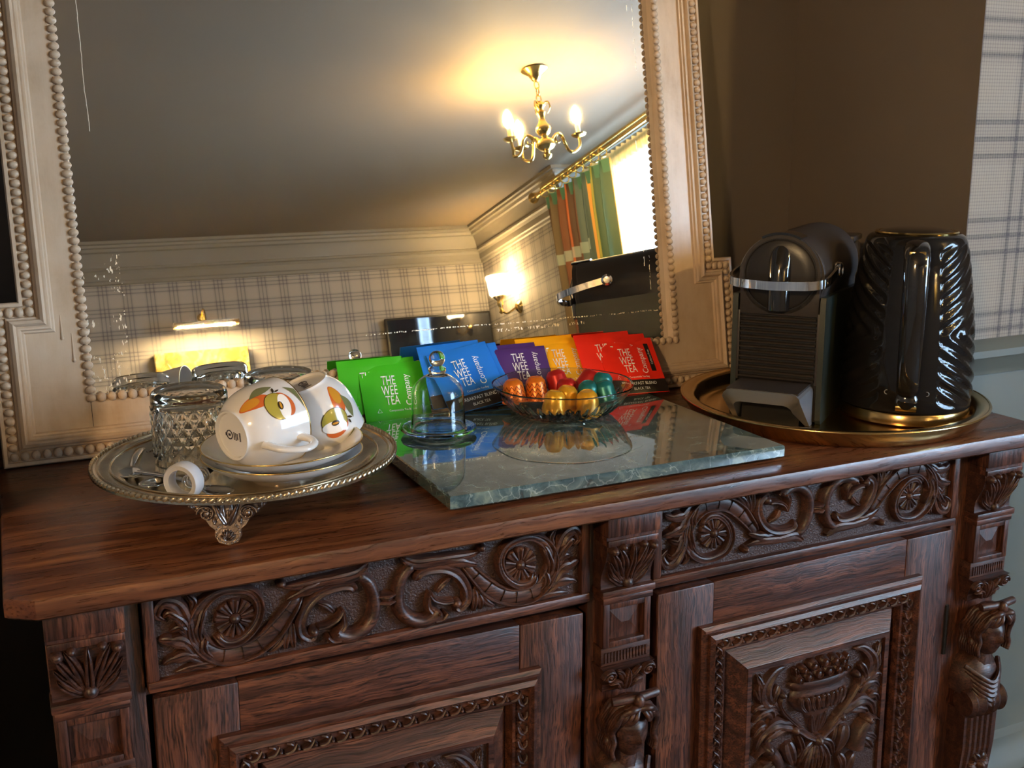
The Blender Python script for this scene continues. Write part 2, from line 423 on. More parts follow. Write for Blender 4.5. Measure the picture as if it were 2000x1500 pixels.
k.l(k3, k.b.inputs['Base Color']); k.b.inputs['Roughness'].default_value = .6
cu = MB()
def cfun(a_, v):
    sp0, sp1 = -3.62 + .08 * (1 - v), -2.87 - .05 * (1 - v)
    return (2.285 + (.034 + .012 * (1 - v)) * sin(a_ * 2 * pi * 7.5 + .5 * sin(3 * a_)) * (.5 + .5 * min(1, (1 - v) * 8 + .3)), sp0 + (sp1 - sp0) * (a_ + .008 * sin(a_ * 2 * pi * 15)), .03 + 2.31 * v)
cu.grid(cfun, 240, 40); uvs = [(i / 240, j / 40) for j in range(41) for i in range(241)]
curt = cu.build('curtain', k.m, None, 180)
ul = curt.data.uv_layers.new(name='UVMap')
for lp in curt.data.loops: ul.data[lp.index].uv = uvs[lp.vertex_index]
curt.modifiers.new('s', 'SOLIDIFY').thickness = .004
tag(curt, 'green, rust and gold striped curtain hanging beside the bright window', 'curtain')
hd = MB(); hd.grid(lambda a_, v: tuple(Vector(cfun(a_, .972 + .03 * v)) + Vector((-.006, 0, 0))), 240, 2); hd.build('heading_tape', pm('teal_tape', hexc('3d6a5c'), .7), curt, 180)
# ================================================================ lamps and things on the far walls
# chandelier
CX, CY = 1.546, -2.156
ch = thing('chandelier', 'brass chandelier with three lit candle bulbs hanging from the ceiling', 'chandelier', (CX, CY, 2.10))
mb = MB(); mb.lathe([(0, .40), (.055, .40), (.058, .393), (.045, .383), (.03, .372), (.024, .36), (.012, .345), (0, .34)], 28); mb.build('ceiling_rose', M_brass, ch)
lk = None
for i in range(3):
    mb = MB(); mb.tube([(.011 * cos(q * pi / 8), 0, .018 * sin(q * pi / 8)) for q in range(16)], .003, 6, Matrix.Rotation(pi / 2 * i, 4, 'Z'), True)
    o = mb.build('chain_link', M_brass, ch); o.location = (0, 0, .328 - .03 * i)
mb = MB(); mb.lathe([(0, .255), (.012, .255), (.022, .245), (.024, .235), (.014, .225), (.012, .215), (.02, .205), (.016, .195), (.012, .18), (.02, .16), (.03, .145), (.033, .13), (.026, .115), (.014, .105), (.014, .095), (.03, .088), (.04, .075), (.04, .06), (.03, .048), (.014, .04), (.012, .03), (.02, .022), (.018, .012), (.008, .004), (0, 0)], 28); mb.build('baluster', M_brass, ch)
for i in range(3):
    a = 2 * pi * i / 3 + .5
    mb = MB(); mb.tube(cr([(.015 * cos(a), .015 * sin(a), .245), (.035 * cos(a), .035 * sin(a), .25), (.042 * cos(a), .042 * sin(a), .225), (.028 * cos(a), .028 * sin(a), .20)], 6), lambda q: .005 * (1 - .6 * q), 6); mb.build('leaf_scroll', M_brass, ch)
def chand_arm(dx, dy):
    L = sqrt(dx * dx + dy * dy); ux, uy = dx / L, dy / L
    pts = [(.03, .07), (.045, .10), (.07, .118), (.09, .105), (.1, .075), (.115, .045), (.14, .04), (L - .004, .065), (L, .105)]
    mb = MB(); mb.tube(cr([(ux * p, uy * p, z) for p, z in pts], 8), .0062, 8)
    mb.tube(cr([(ux * p, uy * p, z) for p, z in [(.07, .118), (.055, .098), (.06, .08), (.075, .082), (.076, .093)]], 6), lambda q: .005 * (1 - .5 * q), 6)
    ar = mb.build('arm', M_brass, ch)
    T = Matrix.Translation((dx, dy, .105))
    mb = MB(); mb.lathe([(0, 0), (.012, 0), (.03, .008), (.033, .014), (.028, .013), (.012, .009), (.012, .016), (0, .016)], 20, T); mb.build('drip_pan', M_brass, ar)
    mb = MB(); mb.lathe([(0, .014), (.0105, .014), (.0105, .06), (0, .062)], 16, T); mb.build('candle_sleeve', M_ivory, ar)
    mb = MB(); mb.lathe([(.007, .062), (.012, .07), (.0165, .085), (.017, .098), (.013, .115), (.007, .128), (.002, .136), (0, .137)], 16, T); mb.build('bulb', M_bulb, ar)
for d in ((.178, -.02), (-.125, -.07), (-.02, -.19)): chand_arm(*d)
# wall sconce
sc = thing('wall_sconce', 'brass wall sconce with a glowing frosted shade', 'wall lamp', (2.40, -4.43, 1.86))
mb = MB(); mb.lathe([(0, .03), (.018, .028), (.03, .018), (.042, .008), (.045, 0), (0, 0)], 24, Matrix.Rotation(-pi / 2, 4, 'Y')); mb.build('backplate', M_brass, sc)
mb = MB(); mb.tube(cr([(-.02, 0, 0), (-.05, -.01, -.02), (-.085, -.025, -.035), (-.11, -.038, -.01), (-.115, -.04, .03)], 7), .007, 8); mb.build('arm', M_brass, sc)
T = Matrix.Translation((-.115, -.04, .024))
mb = MB(); mb.lathe([(0, -.06), (.008, -.055), (.016, -.045), (.01, -.03), (.014, -.01), (.022, .01), (.02, .03), (.034, .045), (.045, .055), (.045, .062), (0, .062)], 24, T); mb.build('shade_cup', M_brass, sc)
M_shade = pm('lit_frosted_glass', (1, .93, .8), .5, emit=((1, .72, .36), 26))
mb = MB(); mb.lathe([(.045, .062), (.058, .072), (.06, .10), (.063, .16), (.07, .19), (.067, .19), (.06, .16), (.057, .10), (.045, .07)], 32, T, fr=lambda a, z, q: 1 + .03 * cos(12 * a) * (1 if z > .15 else .4)); mb.build('shade', M_shade, sc)
fill_lamp = bpy.data.objects.new('wall_sconce', None); COL.objects.link(fill_lamp); fill_lamp.location = (-2.20, -1.9, 1.86); fill_lamp.rotation_euler = (0, 0, pi); tag(fill_lamp, 'brass wall sconce with a glowing shade on the left wall, out of view', 'wall lamp')  # unseen extra lamp, added only as warm fill; copies the sconce above
for c_ in list(sc.children):
    q = c_.copy(); COL.objects.link(q); q.parent = fill_lamp
    if c_.name.startswith('shade') and 'cup' not in c_.name: q.data = q.data.copy(); q.data.materials[0] = pm('fill_lamp_glass', (1, .93, .8), .5, emit=((1, .68, .34), 150))  # added lamp's shade glows stronger than the seen sconce, for fill
# picture light and picture
pic = thing('picture', 'gold-toned canvas picture of pale foliage under a picture light', 'picture', (.4545, -4.92, 1.42))
k = NT('canvas_print'); v = k.coord(scale=(9, 9, 9)); f = k.noise(v, 1.2, 6, .65, 1.4)
k.l(k.ramp(f, [(.3, hexc('5a4516')), (.45, hexc('a8842c')), (.55, hexc('d8c070')), (.7, hexc('efe6c0'))]), k.b.inputs['Base Color']); k.b.inputs['Roughness'].default_value = .6
mb = MB(); mb.box(-.277, .277, .002, .045, 0, .40, .003); mb.build('canvas', k.m, pic)
tw = MB(); rs = random.Random(3)
for i in range(26):
    x = -.2 + .4 * rs.random(); z = .1 + .2 * rs.random(); a = rs.random() * 2 * pi; L = .03 + .04 * rs.random()
    tw.leaf([(x, z), (x + cos(a) * L * .5 + .005, z + sin(a) * L * .5), (x + cos(a) * L, z + sin(a) * L)], .006, .0015, lambda s_, t_, h_: (s_, .0455 + h_, t_), 3)
tw.build('painted_leaves', pm('leaf_paint', hexc('f0e2a8'), .6), pic)
pl = thing('picture_light', 'brass picture light glowing above the canvas picture', 'picture light', (.4855, -4.92, 1.955))
mb = MB(); mb.lathe([(0, .02), (.02, .018), (.028, 0), (0, 0)], 20, Matrix.Translation((0, 0, .07)) @ Matrix.Rotation(-pi / 2, 4, 'X')); mb.build('wall_plate', M_brass, pl)
mb = MB(); mb.tube(cr([(0, .01, .07), (0, .06, .11), (0, .12, .09), (0, .14, .03)], 6), .005, 8); mb.build('arm', M_brass, pl)
mb = MB(); mb.loops([[(x, .14 + .026 * cos(a), .0 + .026 * sin(a)) for a in [radians(q) for q in range(-15, 196, 15)]] + [(x, .14 + .023 * cos(a), .0 + .023 * sin(a)) for a in [radians(q) for q in range(195, -16, -15)]] for x in (-.19, .19)])
mb.box(-.192, -.188, .114, .166, -.006, .02); mb.box(.188, .192, .114, .166, -.006, .02); mb.build('hood', pm('dark_brass', (.16, .11, .05), .35, 1.), pl)
mb = MB(); mb.tube([(-.17, .14, .004), (.17, .14, .004)], .009, 10); mb.build('tube_lamp', pm('tube_glow', (1, .9, .7), .4, emit=((1, .74, .38), 420)), pl)
# television
tv = thing('television', 'dark glossy flat television on the far wall by the corner', 'television', (2.005, -4.92, 1.46))
mb = MB(); mb.box(-.375, .375, .03, .055, 0, .46, .004); mb.build('bezel', M_black, tv)
mb = MB(); mb.box(-.362, .362, .0552, .0565, .016, .446); mb.build('screen', pm('screen_glass', (.008, .010, .016), .05, spec=.9, coat=1), tv)
mb = MB(); mb.box(-.1, .1, .002, .03, .12, .34); mb.build('bracket', M_black, tv)
# ================================================================ carved oak sideboard
OD, OM, OL = hexc('25130d'), hexc('542e21'), hexc('885137')
M_oak_x = wood('oak_dark_x', OD, OM, OL, 'x', .34)
M_oak_z = wood('oak_dark_z', OD, OM, OL, 'z', .34)
M_carve = wood('oak_carved', hexc('24130e'), hexc('4a2a20'), hexc('704530'), 'x', .38, 1., .2)
M_ground = NT('oak_ground')
_v = M_ground.coord(scale=(1, 1, 1)); _n = M_ground.noise(_v, 420, 2, .6)
M_ground.b.inputs['Base Color'].default_value = c4(hexc('36211b')); M_ground.b.inputs['Roughness'].default_value = .45; M_ground.bump(_n, .9, .0015); M_ground = M_ground.m
M_oak_top = wood('oak_top', hexc('33190e'), hexc('663920'), hexc('905a34'), 'x', .26, .6, .10, .6)
M_inside = pm('oak_shadow', hexc('120906'), .7, var=.3)
sb = thing('sideboard', 'carved dark oak sideboard with two drawers and two doors', 'sideboard', (0, 0, 0))
TOPP = [(-.616, .017), (-.592, 0), (.590, 0), (.615, .017), (.615, .57), (-.616, .57)]
mb = MB(); mb.loops([[(q.x, q.y, z) for q in offset_loop(TOPP, d)] for d, z in ((.003, .900), (0, .9025), (0, .916), (.0012, .9188), (.004, .920))]); mb.build('worktop', M_oak_top, sb, 25)
mb = MB(); mb.box(-.572, .566, .085, .56, .06, .9); mb.build('carcass', M_inside, sb)
for x0, x1 in ((-.586, -.570), (.564, .580)):
    MB().box(x0, x1, .05, .56, .04, .9, .002).build('side_panel', M_oak_z, sb)
for x0, x1 in ((-.588, -.5085), (-.0465, .0315), (.4915, .582)): MB().box(x0, x1, .042, .088, .04, .9, .0015).build('stile', M_oak_z, sb)
MB().box(-.51, .495, .05, .085, .885, .9).build('top_rail', M_oak_x, sb)
MB().box(-.51, .495, .05, .085, .789, .797).build('middle_rail', M_oak_x, sb)
MB().box(-.60, .594, .012, .56, 0, .1, .004).build('plinth', M_oak_x, sb)

def half_sym(f):
    for s_ in (1, -1): f(s_)
def drawer(cx, flip):
    W, z0, z1 = .2295, .7975, .8985
    d = MB()
    d.box(cx - W, cx + W, .0405, .07, z0, z1)
    d = d.build('drawer', M_ground, sb)
    b_ = MB(); b_.box(cx - W, cx + W, .0325, .05, z0, z0 + .011, .0025); b_.build('border', M_oak_x, d)
    for xa, xb in ((cx - W, cx - W + .011), (cx + W - .011, cx + W)):
        b_ = MB(); b_.box(xa, xb, .0325, .05, z0 + .0105, z1, .0025); b_.build('border', M_oak_z, d)
    zc = .8515; Y0 = .0405
    for sg in (1, -1):
        fm = lambda s_, t_, h_: (cx + sg * s_, Y0 - h_, zc + flip * t_)
        R0 = (.1475, .0029)
        ro = MB()
        for kk in range(9):
            a = 2 * pi * kk / 9 + .2
            ro.ridge(cr([(R0[0] + .004 * cos(a), R0[1] + .004 * sin(a)), (R0[0] + .012 * cos(a), R0[1] + .012 * sin(a)), (R0[0] + .0195 * cos(a), R0[1] + .0195 * sin(a))], 6), lambda q: .0016 + .0054 * q ** .8, .0072, fm, 6, .5, 0, .14)
        ro.dome(R0[0], R0[1], .0058, .0095, fm); ro.build('rosette', M_carve, d)
        band = cr([(.0860, .0140), (.0985, -.002), (.1117, -.0168), (.1284, -.0283), (.1469, -.0326), (.1642, -.0304), (.1787, -.0171), (.1846, .0013), (.1788, .0188), (.1658, .0299), (.1501, .0326), (.1317, .027), (.1239, .0121), (.1286, -.005), (.1427, -.0179), (.157, -.0186), (.1657, -.0091)], 8)
        wf = lambda q: .0050 + .0048 * min(1, q / .12) if q < .3 else (.0098 - .0062 * min(1, (q - .3) / .3))
        sc_ = MB()
        sc_.ridge(band, wf, lambda q: .0052 + .003 * q, fm, 8, 0, 0, .02)
        for sd, hh in ((1, .0085), (-1, .0105)):      # rolled edges of the band
            ed = []
            for i, p in enumerate(band):
                t = (band[min(i + 1, len(band) - 1)] - band[max(i - 1, 0)]).normalized(); ed.append(p + Vector((-t.y, t.x)) * sd * wf(i / (len(band) - 1)) * .82)
            sc_.ridge(ed, lambda q: .0024, lambda q: hh * (.8 + .2 * q), fm, 5, 0, 0, .04)
        sc_.build('scroll', M_carve, d)
        for q in (.06, .12, .18, .24, .30):
            i = int(q * len(band)); p = band[i]; t = (band[i + 1] - band[i - 1]).normalized(); nn = Vector((-t.y, t.x))
            tk = MB(); tk.ridge([p - nn * .006, p, p + nn * .006], .0005, .0068, fm, 2, 0, 0, 0); tk.build('cut_mark', M_inside, d)
        nk = MB()   # beast: neck, head, jaw
        nk.ridge(cr([(.0300, .0255), (.018, .0155), (.0125, -.0010), (.0135, -.0189), (.0224, -.0315), (.0366, -.0375), (.0487, -.0345), (.0560, -.0285)], 8), lambda q: .0062 + .0028 * q, lambda q: .010 + .004 * q, fm, 8, .0, 0, .05)
        nk.ridge(cr([(.0530, -.0340), (.0445, -.0245), (.0440, -.0150), (.0455, -.0060)], 7), lambda q: .0062 * (1 - .75 * q), lambda q: .013 * (1 - .3 * q), fm, 6, .2)
        nk.ridge(cr([(.0450, -.0080), (.0505, -.0165), (.0615, -.0215), (.0720, -.0220)], 7), .0036, .0105, fm, 6, .2)
        nk.ridge(cr([(.0480, -.0380), (.0570, -.0375), (.0630, -.0310)], 6), .0034, .0135, fm, 6)
        nk.dome(.0530, -.0305, .0030, .0175, fm, 10, 4)
        nk.build('curled_beast', M_carve, d)
        lp = MB()
        lp.ridge(cr([(.0310, .0060), (.0355, .0140), (.0487, .0160), (.0645, .0130), (.0777, .0035), (.0858, -.0115), (.0855, -.0250), (.0775, -.0315), (.0735, -.0265)], 8), lambda q: .0052 + .0012 * sin(pi * q), lambda q: .0105, fm, 8, .3)
        lp.dome(.0745, -.0255, .0062, .0115, fm, 12, 4); lp.build('coiled_tail', M_carve, d)
        lp = MB(); lp.leaf([(.0533, -.0105), (.0602, -.0020), (.0705, .0035)], .0042, .0085, fm, 6, .3); lp.build('inner_leaf', M_carve, d)
        lv = MB()
        lv.leaf([(.0165, .0345), (.0310, .0255), (.0560, .0250), (.0849, .0235), (.1040, .0262)], .0082, .0125, fm, 8, .4, 2)
        lv.dome(.1030, .0300, .0052, .0120, fm, 12, 4)
        lv.leaf([(.0600, .0215), (.0800, .0185), (.1000, .0110)], .0072, .0118, fm, 7, .45, 3)
        lv.build('leaf_spray', M_carve, d)
        lv = MB()
        for L in ([(.0945, -.0120), (.0950, -.0270), (.0935, -.0400)], [(.0965, -.0150), (.1015, -.0290), (.1015, -.0390)], [(.0985, -.0180), (.1090, -.0315), (.1190, -.0385)]): lv.leaf(L, .0050, .0085, fm, 6, .4)
        lv.build('leaf_tuft', M_carve, d)
        en = MB()
        for L, w_, h_, sr in (([(.1780, -.0345), (.1875, -.0120), (.1915, .0080), (.1985, .0260), (.2105, .0310), (.2165, .0200), (.2075, .0120)], .0085, .0115, 0), ([(.1890, -.0040), (.1960, .0110), (.2060, .0205), (.2110, .0160)], .0060, .0135, 2),
                ([(.1800, -.0310), (.1930, -.0120), (.2060, -.0065), (.2175, -.0040)], .0090, .0120, 3), ([(.1760, -.0350), (.1900, -.0255), (.2050, -.0250), (.2150, -.0300)], .0075, .0105, 3), ([(.1880, -.0060), (.1975, .0045), (.2070, .0015)], .0058, .0115, 2),
                ([(.1740, .0200), (.1815, -.0007), (.1790, -.0170)], .0058, .0125, 3), ([(.1750, -.0090), (.1775, -.0210), (.1690, -.0335)], .0058, .0115, 3), ([(.1860, .0120), (.1830, .0263), (.1890, .0345)], .0052, .0090, 2), ([(.1640, -.0395), (.1850, -.0370), (.2050, -.0395)], .0050, .0080, 2)):
            en.leaf(L, w_, h_, fm, 7, .45, sr)
        en.build('acanthus', M_carve, d)
    fm = lambda s_, t_, h_: (cx + s_, Y0 - h_, zc + flip * t_)
    cl = MB(); cl.ridge([(-.021, -.0020), (0, -.0015), (.021, -.0020)], .0036, .0165, fm, 6); cl.ridge([(-.021, -.0090), (0, -.0085), (.021, -.0090)], .0036, .0160, fm, 6); cl.ridge([(-.012, -.0055), (0, -.0052), (.012, -.0055)], .006, .0125, fm, 6); cl.build('clasp', M_carve, d)
    return d
drawer(-.2775, 1); drawer(.2615, -1)

# doors --------------------------------------------------------------
def door(x0, x1, hinge, sag):
    W, H = x1 - x0, .69
    d = bpy.data.objects.new('door', None); COL.objects.link(d); d.parent = sb
    d.location = (x1 if hinge > 0 else x0, .037, .7905); d.rotation_euler = (0, sag, 0)
    bx = -W if hinge > 0 else 0       # local x of the left edge; z runs down from 0
    S = .077
    MB().box(bx, bx + S, 0, .024, -H, 0, .002).build('stile', M_oak_z, d)
    MB().box(bx + W - S, bx + W, 0, .024, -H, 0, .002).build('stile', M_oak_z, d)
    MB().box(bx + S, bx + W - S, .001, .024, -S, 0, .001).build('rail', M_oak_x, d)
    MB().box(bx + S, bx + W - S, .001, .024, -H, -H + S, .001).build('rail', M_oak_x, d)
    c = [(bx + .055, -H + .05), (bx + W - .055, -H + .05), (bx + W - .055, -.05), (bx + .055, -.05)]
    prof = [(0, 0), (0, -.008), (.004, -.011), (.007, -.011), (.008, -.015), (.013, -.018), (.016, -.014), (.017, -.010), (.029, -.006), (.031, -.009), (.034, -.008), (.037, .004), (.040, .006)]
    mb = MB(); mb.loops([[(q.x, y, q.y) for q in offset_loop(c, dd)] for dd, y in prof], None, False, False); mb.build('bolection_moulding', M_oak_x, d, 30)
    # raised field: bevelled slope up to a proud flat border around a sunk ground
    mb = MB(); mb.loops([[(q.x, y, q.y) for q in offset_loop(c, dd)] for dd, y in ((.039, .008), (.040, .001), (.0585, -.0165), (.0600, -.0175))], None, False, False); mb.build('panel_bevel', M_oak_x, d, 25)
    mb = MB(); mb.loops([[(q.x, y, q.y) for q in offset_loop(c, dd)] for dd, y in ((.0600, -.0172), (.0605, -.0182), (.0665, -.0182), (.0672, -.0130))], None, False, False); mb.build('panel_border', M_oak_x, d, 25)
    q0, q1 = offset_loop(c, .0665)[0], offset_loop(c, .0665)[2]
    mb = MB(); mb.box(q0.x, q1.x, -.0140, .012, q0.y, q1.y); mb.build('panel', M_ground, d)
    # leaf-carved ridge of the moulding
    lf = MB()
    def run(p, e, dirn):
        L = (Vector(e) - Vector(p)).length; n_ = int(L / .0165); ux = (Vector(e) - Vector(p)) / L; nn = Vector((-ux.y, ux.x))
        for i in range(n_):
            a = Vector(p) + ux * (L * (i + .12) / n_); st = L / n_
            fm = lambda s_, t_, h_: ((a + ux * s_ + nn * t_).x, -.0075 - h_, (a + ux * s_ + nn * t_).y)
            lf.leaf([(0, -.005), (st * .45, -.003), (st * .8, .004)], .0034, .0072, fm, 4, .3, 0, 4)
            lf.leaf([(st * .1, .005), (st * .5, .0035), (st * .7, -.0035)], .0026, .0062, fm, 4, .3, 0, 4)
            lf.dome(st * .82, -.0035, .0026, .0062, fm, 8, 3)
    m = offset_loop(c, .0235)
    run(m[3], m[2], 1); run(m[0], m[3], 1); run(m[2], m[1], 1)
    lf.build('leaf_carving', M_carve, d)
    # urn with fruit between foliage
    ux = bx + W / 2
    fm = lambda s_, t_, h_: (ux + s_, -.0135 - h_, -.1605 + t_)
    def half_lathe(mb, prof, hscale=.32):
        V = []; F = []; n = 16
        for rr, z in prof:
            for kk in range(n + 1):
                a = pi * kk / n; V.append(fm(-rr * cos(a), z, max(rr, .001) * sin(a) * hscale))
        for i in range(len(prof) - 1):
            for kk in range(n): F.append((i * (n + 1) + kk, i * (n + 1) + kk + 1, (i + 1) * (n + 1) + kk + 1, (i + 1) * (n + 1) + kk))
        mb.add(V, F)
    ur = MB(); half_lathe(ur, [(.004, -.066), (.008, -.060), (.013, -.050), (.017, -.040), (.021, -.032), (.024, -.029), (.032, -.025), (.041, -.016), (.0455, -.007), (.0445, .0), (.0405, .004), (.042, .007), (.0475, .011), (.0480, .014), (.0455, .0165), (.0, .017)])
    for kk in range(5):
        x = -.030 + .015 * kk
        for off in (-.0045, .0045): ur.leaf([(x * .8 + off * .4, -.023), (x * .95 + off, -.014), (x + off * .7, -.004), (x + off * .1, -.008)], .0034, .005, lambda s_, t_, h_: fm(s_, t_, h_ + .32 * sqrt(max(0, .0465 ** 2 - s_ * s_))), 5, .3)
    for x in (-.010, 0, .010): ur.leaf([(x * .3, -.062), (x * .8, -.048), (x * 1.1, -.033)], .0045, .0045, lambda s_, t_, h_: fm(s_, t_, h_ + .32 * max(.004, .018 * (t_ + .066) / .036)), 5, .4)
    ur.build('carved_urn', M_carve, d)
    fr_ = MB()
    for px_, pz_, rr in ((-.036, .021, .007), (-.022, .022, .0085), (-.007, .023, .009), (.009, .023, .009), (.024, .022, .0085), (.037, .021, .007), (-.029, .032, .0065), (-.014, .0345, .0085), (.003, .036, .0085), (.019, .034, .008), (.031, .031, .0065)):
        fr_.dome(px_, pz_, rr, .0135, fm, 12, 4); fr_.ridge([(px_ + rr * .55 * cos(q), pz_ + rr * .55 * sin(q)) for q in [2 * pi * i / 12 for i in range(13)]], .0012, .0145, fm, 4, 0, 0, 0)
    for px_ in (-.040, -.028, -.014, 0, .014, .028, .040): fr_.leaf([(px_ * .85, .018), (px_ * .98, .033), (px_ * 1.05 + .003, .0445 - abs(px_) * .25)], .0045, .012, fm, 5, .5, 2)
    fr_.build('carved_fruit', M_carve, d)
    for sg in (1, -1):
        g = lambda s_, t_, h_: fm(sg * s_, t_, h_)
        fo = MB()
        for L, w_, h_, sr in (([(.058, -.0205), (.0727, -.0055), (.0826, .0067), (.0812, .0226), (.0675, .0373), (.0520, .0395)], .0110, .0120, 0), ([(.0790, -.0034), (.0900, .0135), (.0892, .0378)], .0085, .0105, 2), ([(.0766, .0043), (.0900, .0085), (.0965, .0204)], .0070, .0105, 2),
                ([(.0803, .0202), (.0900, .0266), (.0952, .0391)], .0065, .0100, 2), ([(.0629, .0189), (.0700, .0065), (.0742, -.0108)], .0060, .0125, 2), ([(.0681, -.0254), (.0749, -.0139), (.0875, -.0142), (.0994, -.0236)], .0085, .0115, 2), ([(.0600, -.0137), (.0780, -.0061), (.0940, -.0036), (.0997, -.0114)], .0070, .0105, 3),
                ([(.0240, -.0487), (.049, -.0379), (.0673, -.0325), (.0853, -.0422), (.095, -.064)], .0105, .0125, 3), ([(.0411, -.0403), (.0618, -.0437), (.0759, -.0498), (.0797, -.0597)], .0078, .0110, 2), ([(.0781, -.0331), (.0900, -.0312), (.0985, -.0437)], .0065, .0110, 2)):
            fo.leaf(L, w_, h_, g, 7, .45, sr)
        fo.ridge(cr([(.008, -.0680), (.0182, -.0572), (.0300, -.0450), (.0438, -.0314), (.0560, -.0174), (.0615, -.0056), (.0590, .0036)], 7), lambda q: .0042 - .001 * q, .0110, g, 6, .25); fo.dome(.0575, .0050, .0055, .0125, g, 12, 4)
        fo.build('carved_foliage', M_carve, d)
        dr = MB()
        dr.ridge(cr([(.002, -.0690), (.0180, -.0590), (.0300, -.0490), (.0360, -.0479)], 7), lambda q: .0045 + .002 * q, .0125, g, 7, .2); dr.dome(.0365, -.0475, .0068, .0140, g, 12, 4)
        for L, w_ in (([(.030, -.0560), (.0259, -.0673), (.0237, -.0784), (.0319, -.0893)], .0050), ([(.0460, -.0620), (.041, -.0800), (.033, -.0985)], .0110), ([(.0, -.0740), (.0050, -.0939), (.0042, -.1193)], .0068), ([(.006, -.0760), (.0168, -.0998), (.0167, -.1326)], .0065), ([(.0040, -.0713), (.0199, -.0794), (.0285, -.1023)], .0060), ([(.0360, -.1000), (.0420, -.1149), (.0399, -.1409)], .0080), ([(.0500, -.1334), (.0565, -.1132), (.0640, -.1059)], .0085)):
            dr.leaf(L, w_, .0120, g, 7, .4, 0)
        dr.build('carved_drapery', M_carve, d)
        bd = MB()
        bd.ridge(cr([(.0620, -.1010), (.0640, -.0860), (.0690, -.0720), (.0770, -.0620)], 7), lambda q: .0125 * (1 - .45 * q) + .001, .0175, g, 8)
        bd.dome(.0785, -.0610, .0090, .0185, g, 14, 4); bd.ridge([(.0850, -.0600), (.0920, -.0625), (.0985, -.0670)], lambda q: .0036 * (1 - q) + .0006, .0125, g, 4, 0, 0, 0); bd.dome(.0795, -.0580, .0018, .0205, g, 8, 3)
        bd.leaf([(.0620, -.0800), (.0757, -.0900), (.0900, -.1064)], .0095, .0185, g, 6, .3, 3); bd.leaf([(.0660, -.0760), (.0830, -.0830), (.0967, -.0950)], .0070, .0165, g, 6, .3, 3)
        bd.build('carved_bird', M_carve, d)
        lo = MB()
        for q in range(4): lo.leaf([(.01, -.15 - .06 * q), (.04, -.17 - .06 * q), (.07, -.16 - .06 * q), (.095, -.18 - .06 * q)], .012, .011, g, 6, .45, 4)
        lo.build('lower_foliage', M_carve, d)
    kn = MB(); kn.dome(0, -.0700, .0085, .0165, fm, 14, 4); kn.build('carved_knot', M_carve, d)
    if hinge > 0:
        for z in (-.14, -.55):
            mb = MB(); mb.tube([(.0005, .0, z - .035), (.0005, .0, z + .035)], .003, 8); mb.build('hinge', M_black, d)
    return d
door(-.503, -.0535, -1, radians(.75)); door(.0415, .4905, 1, radians(-.45))

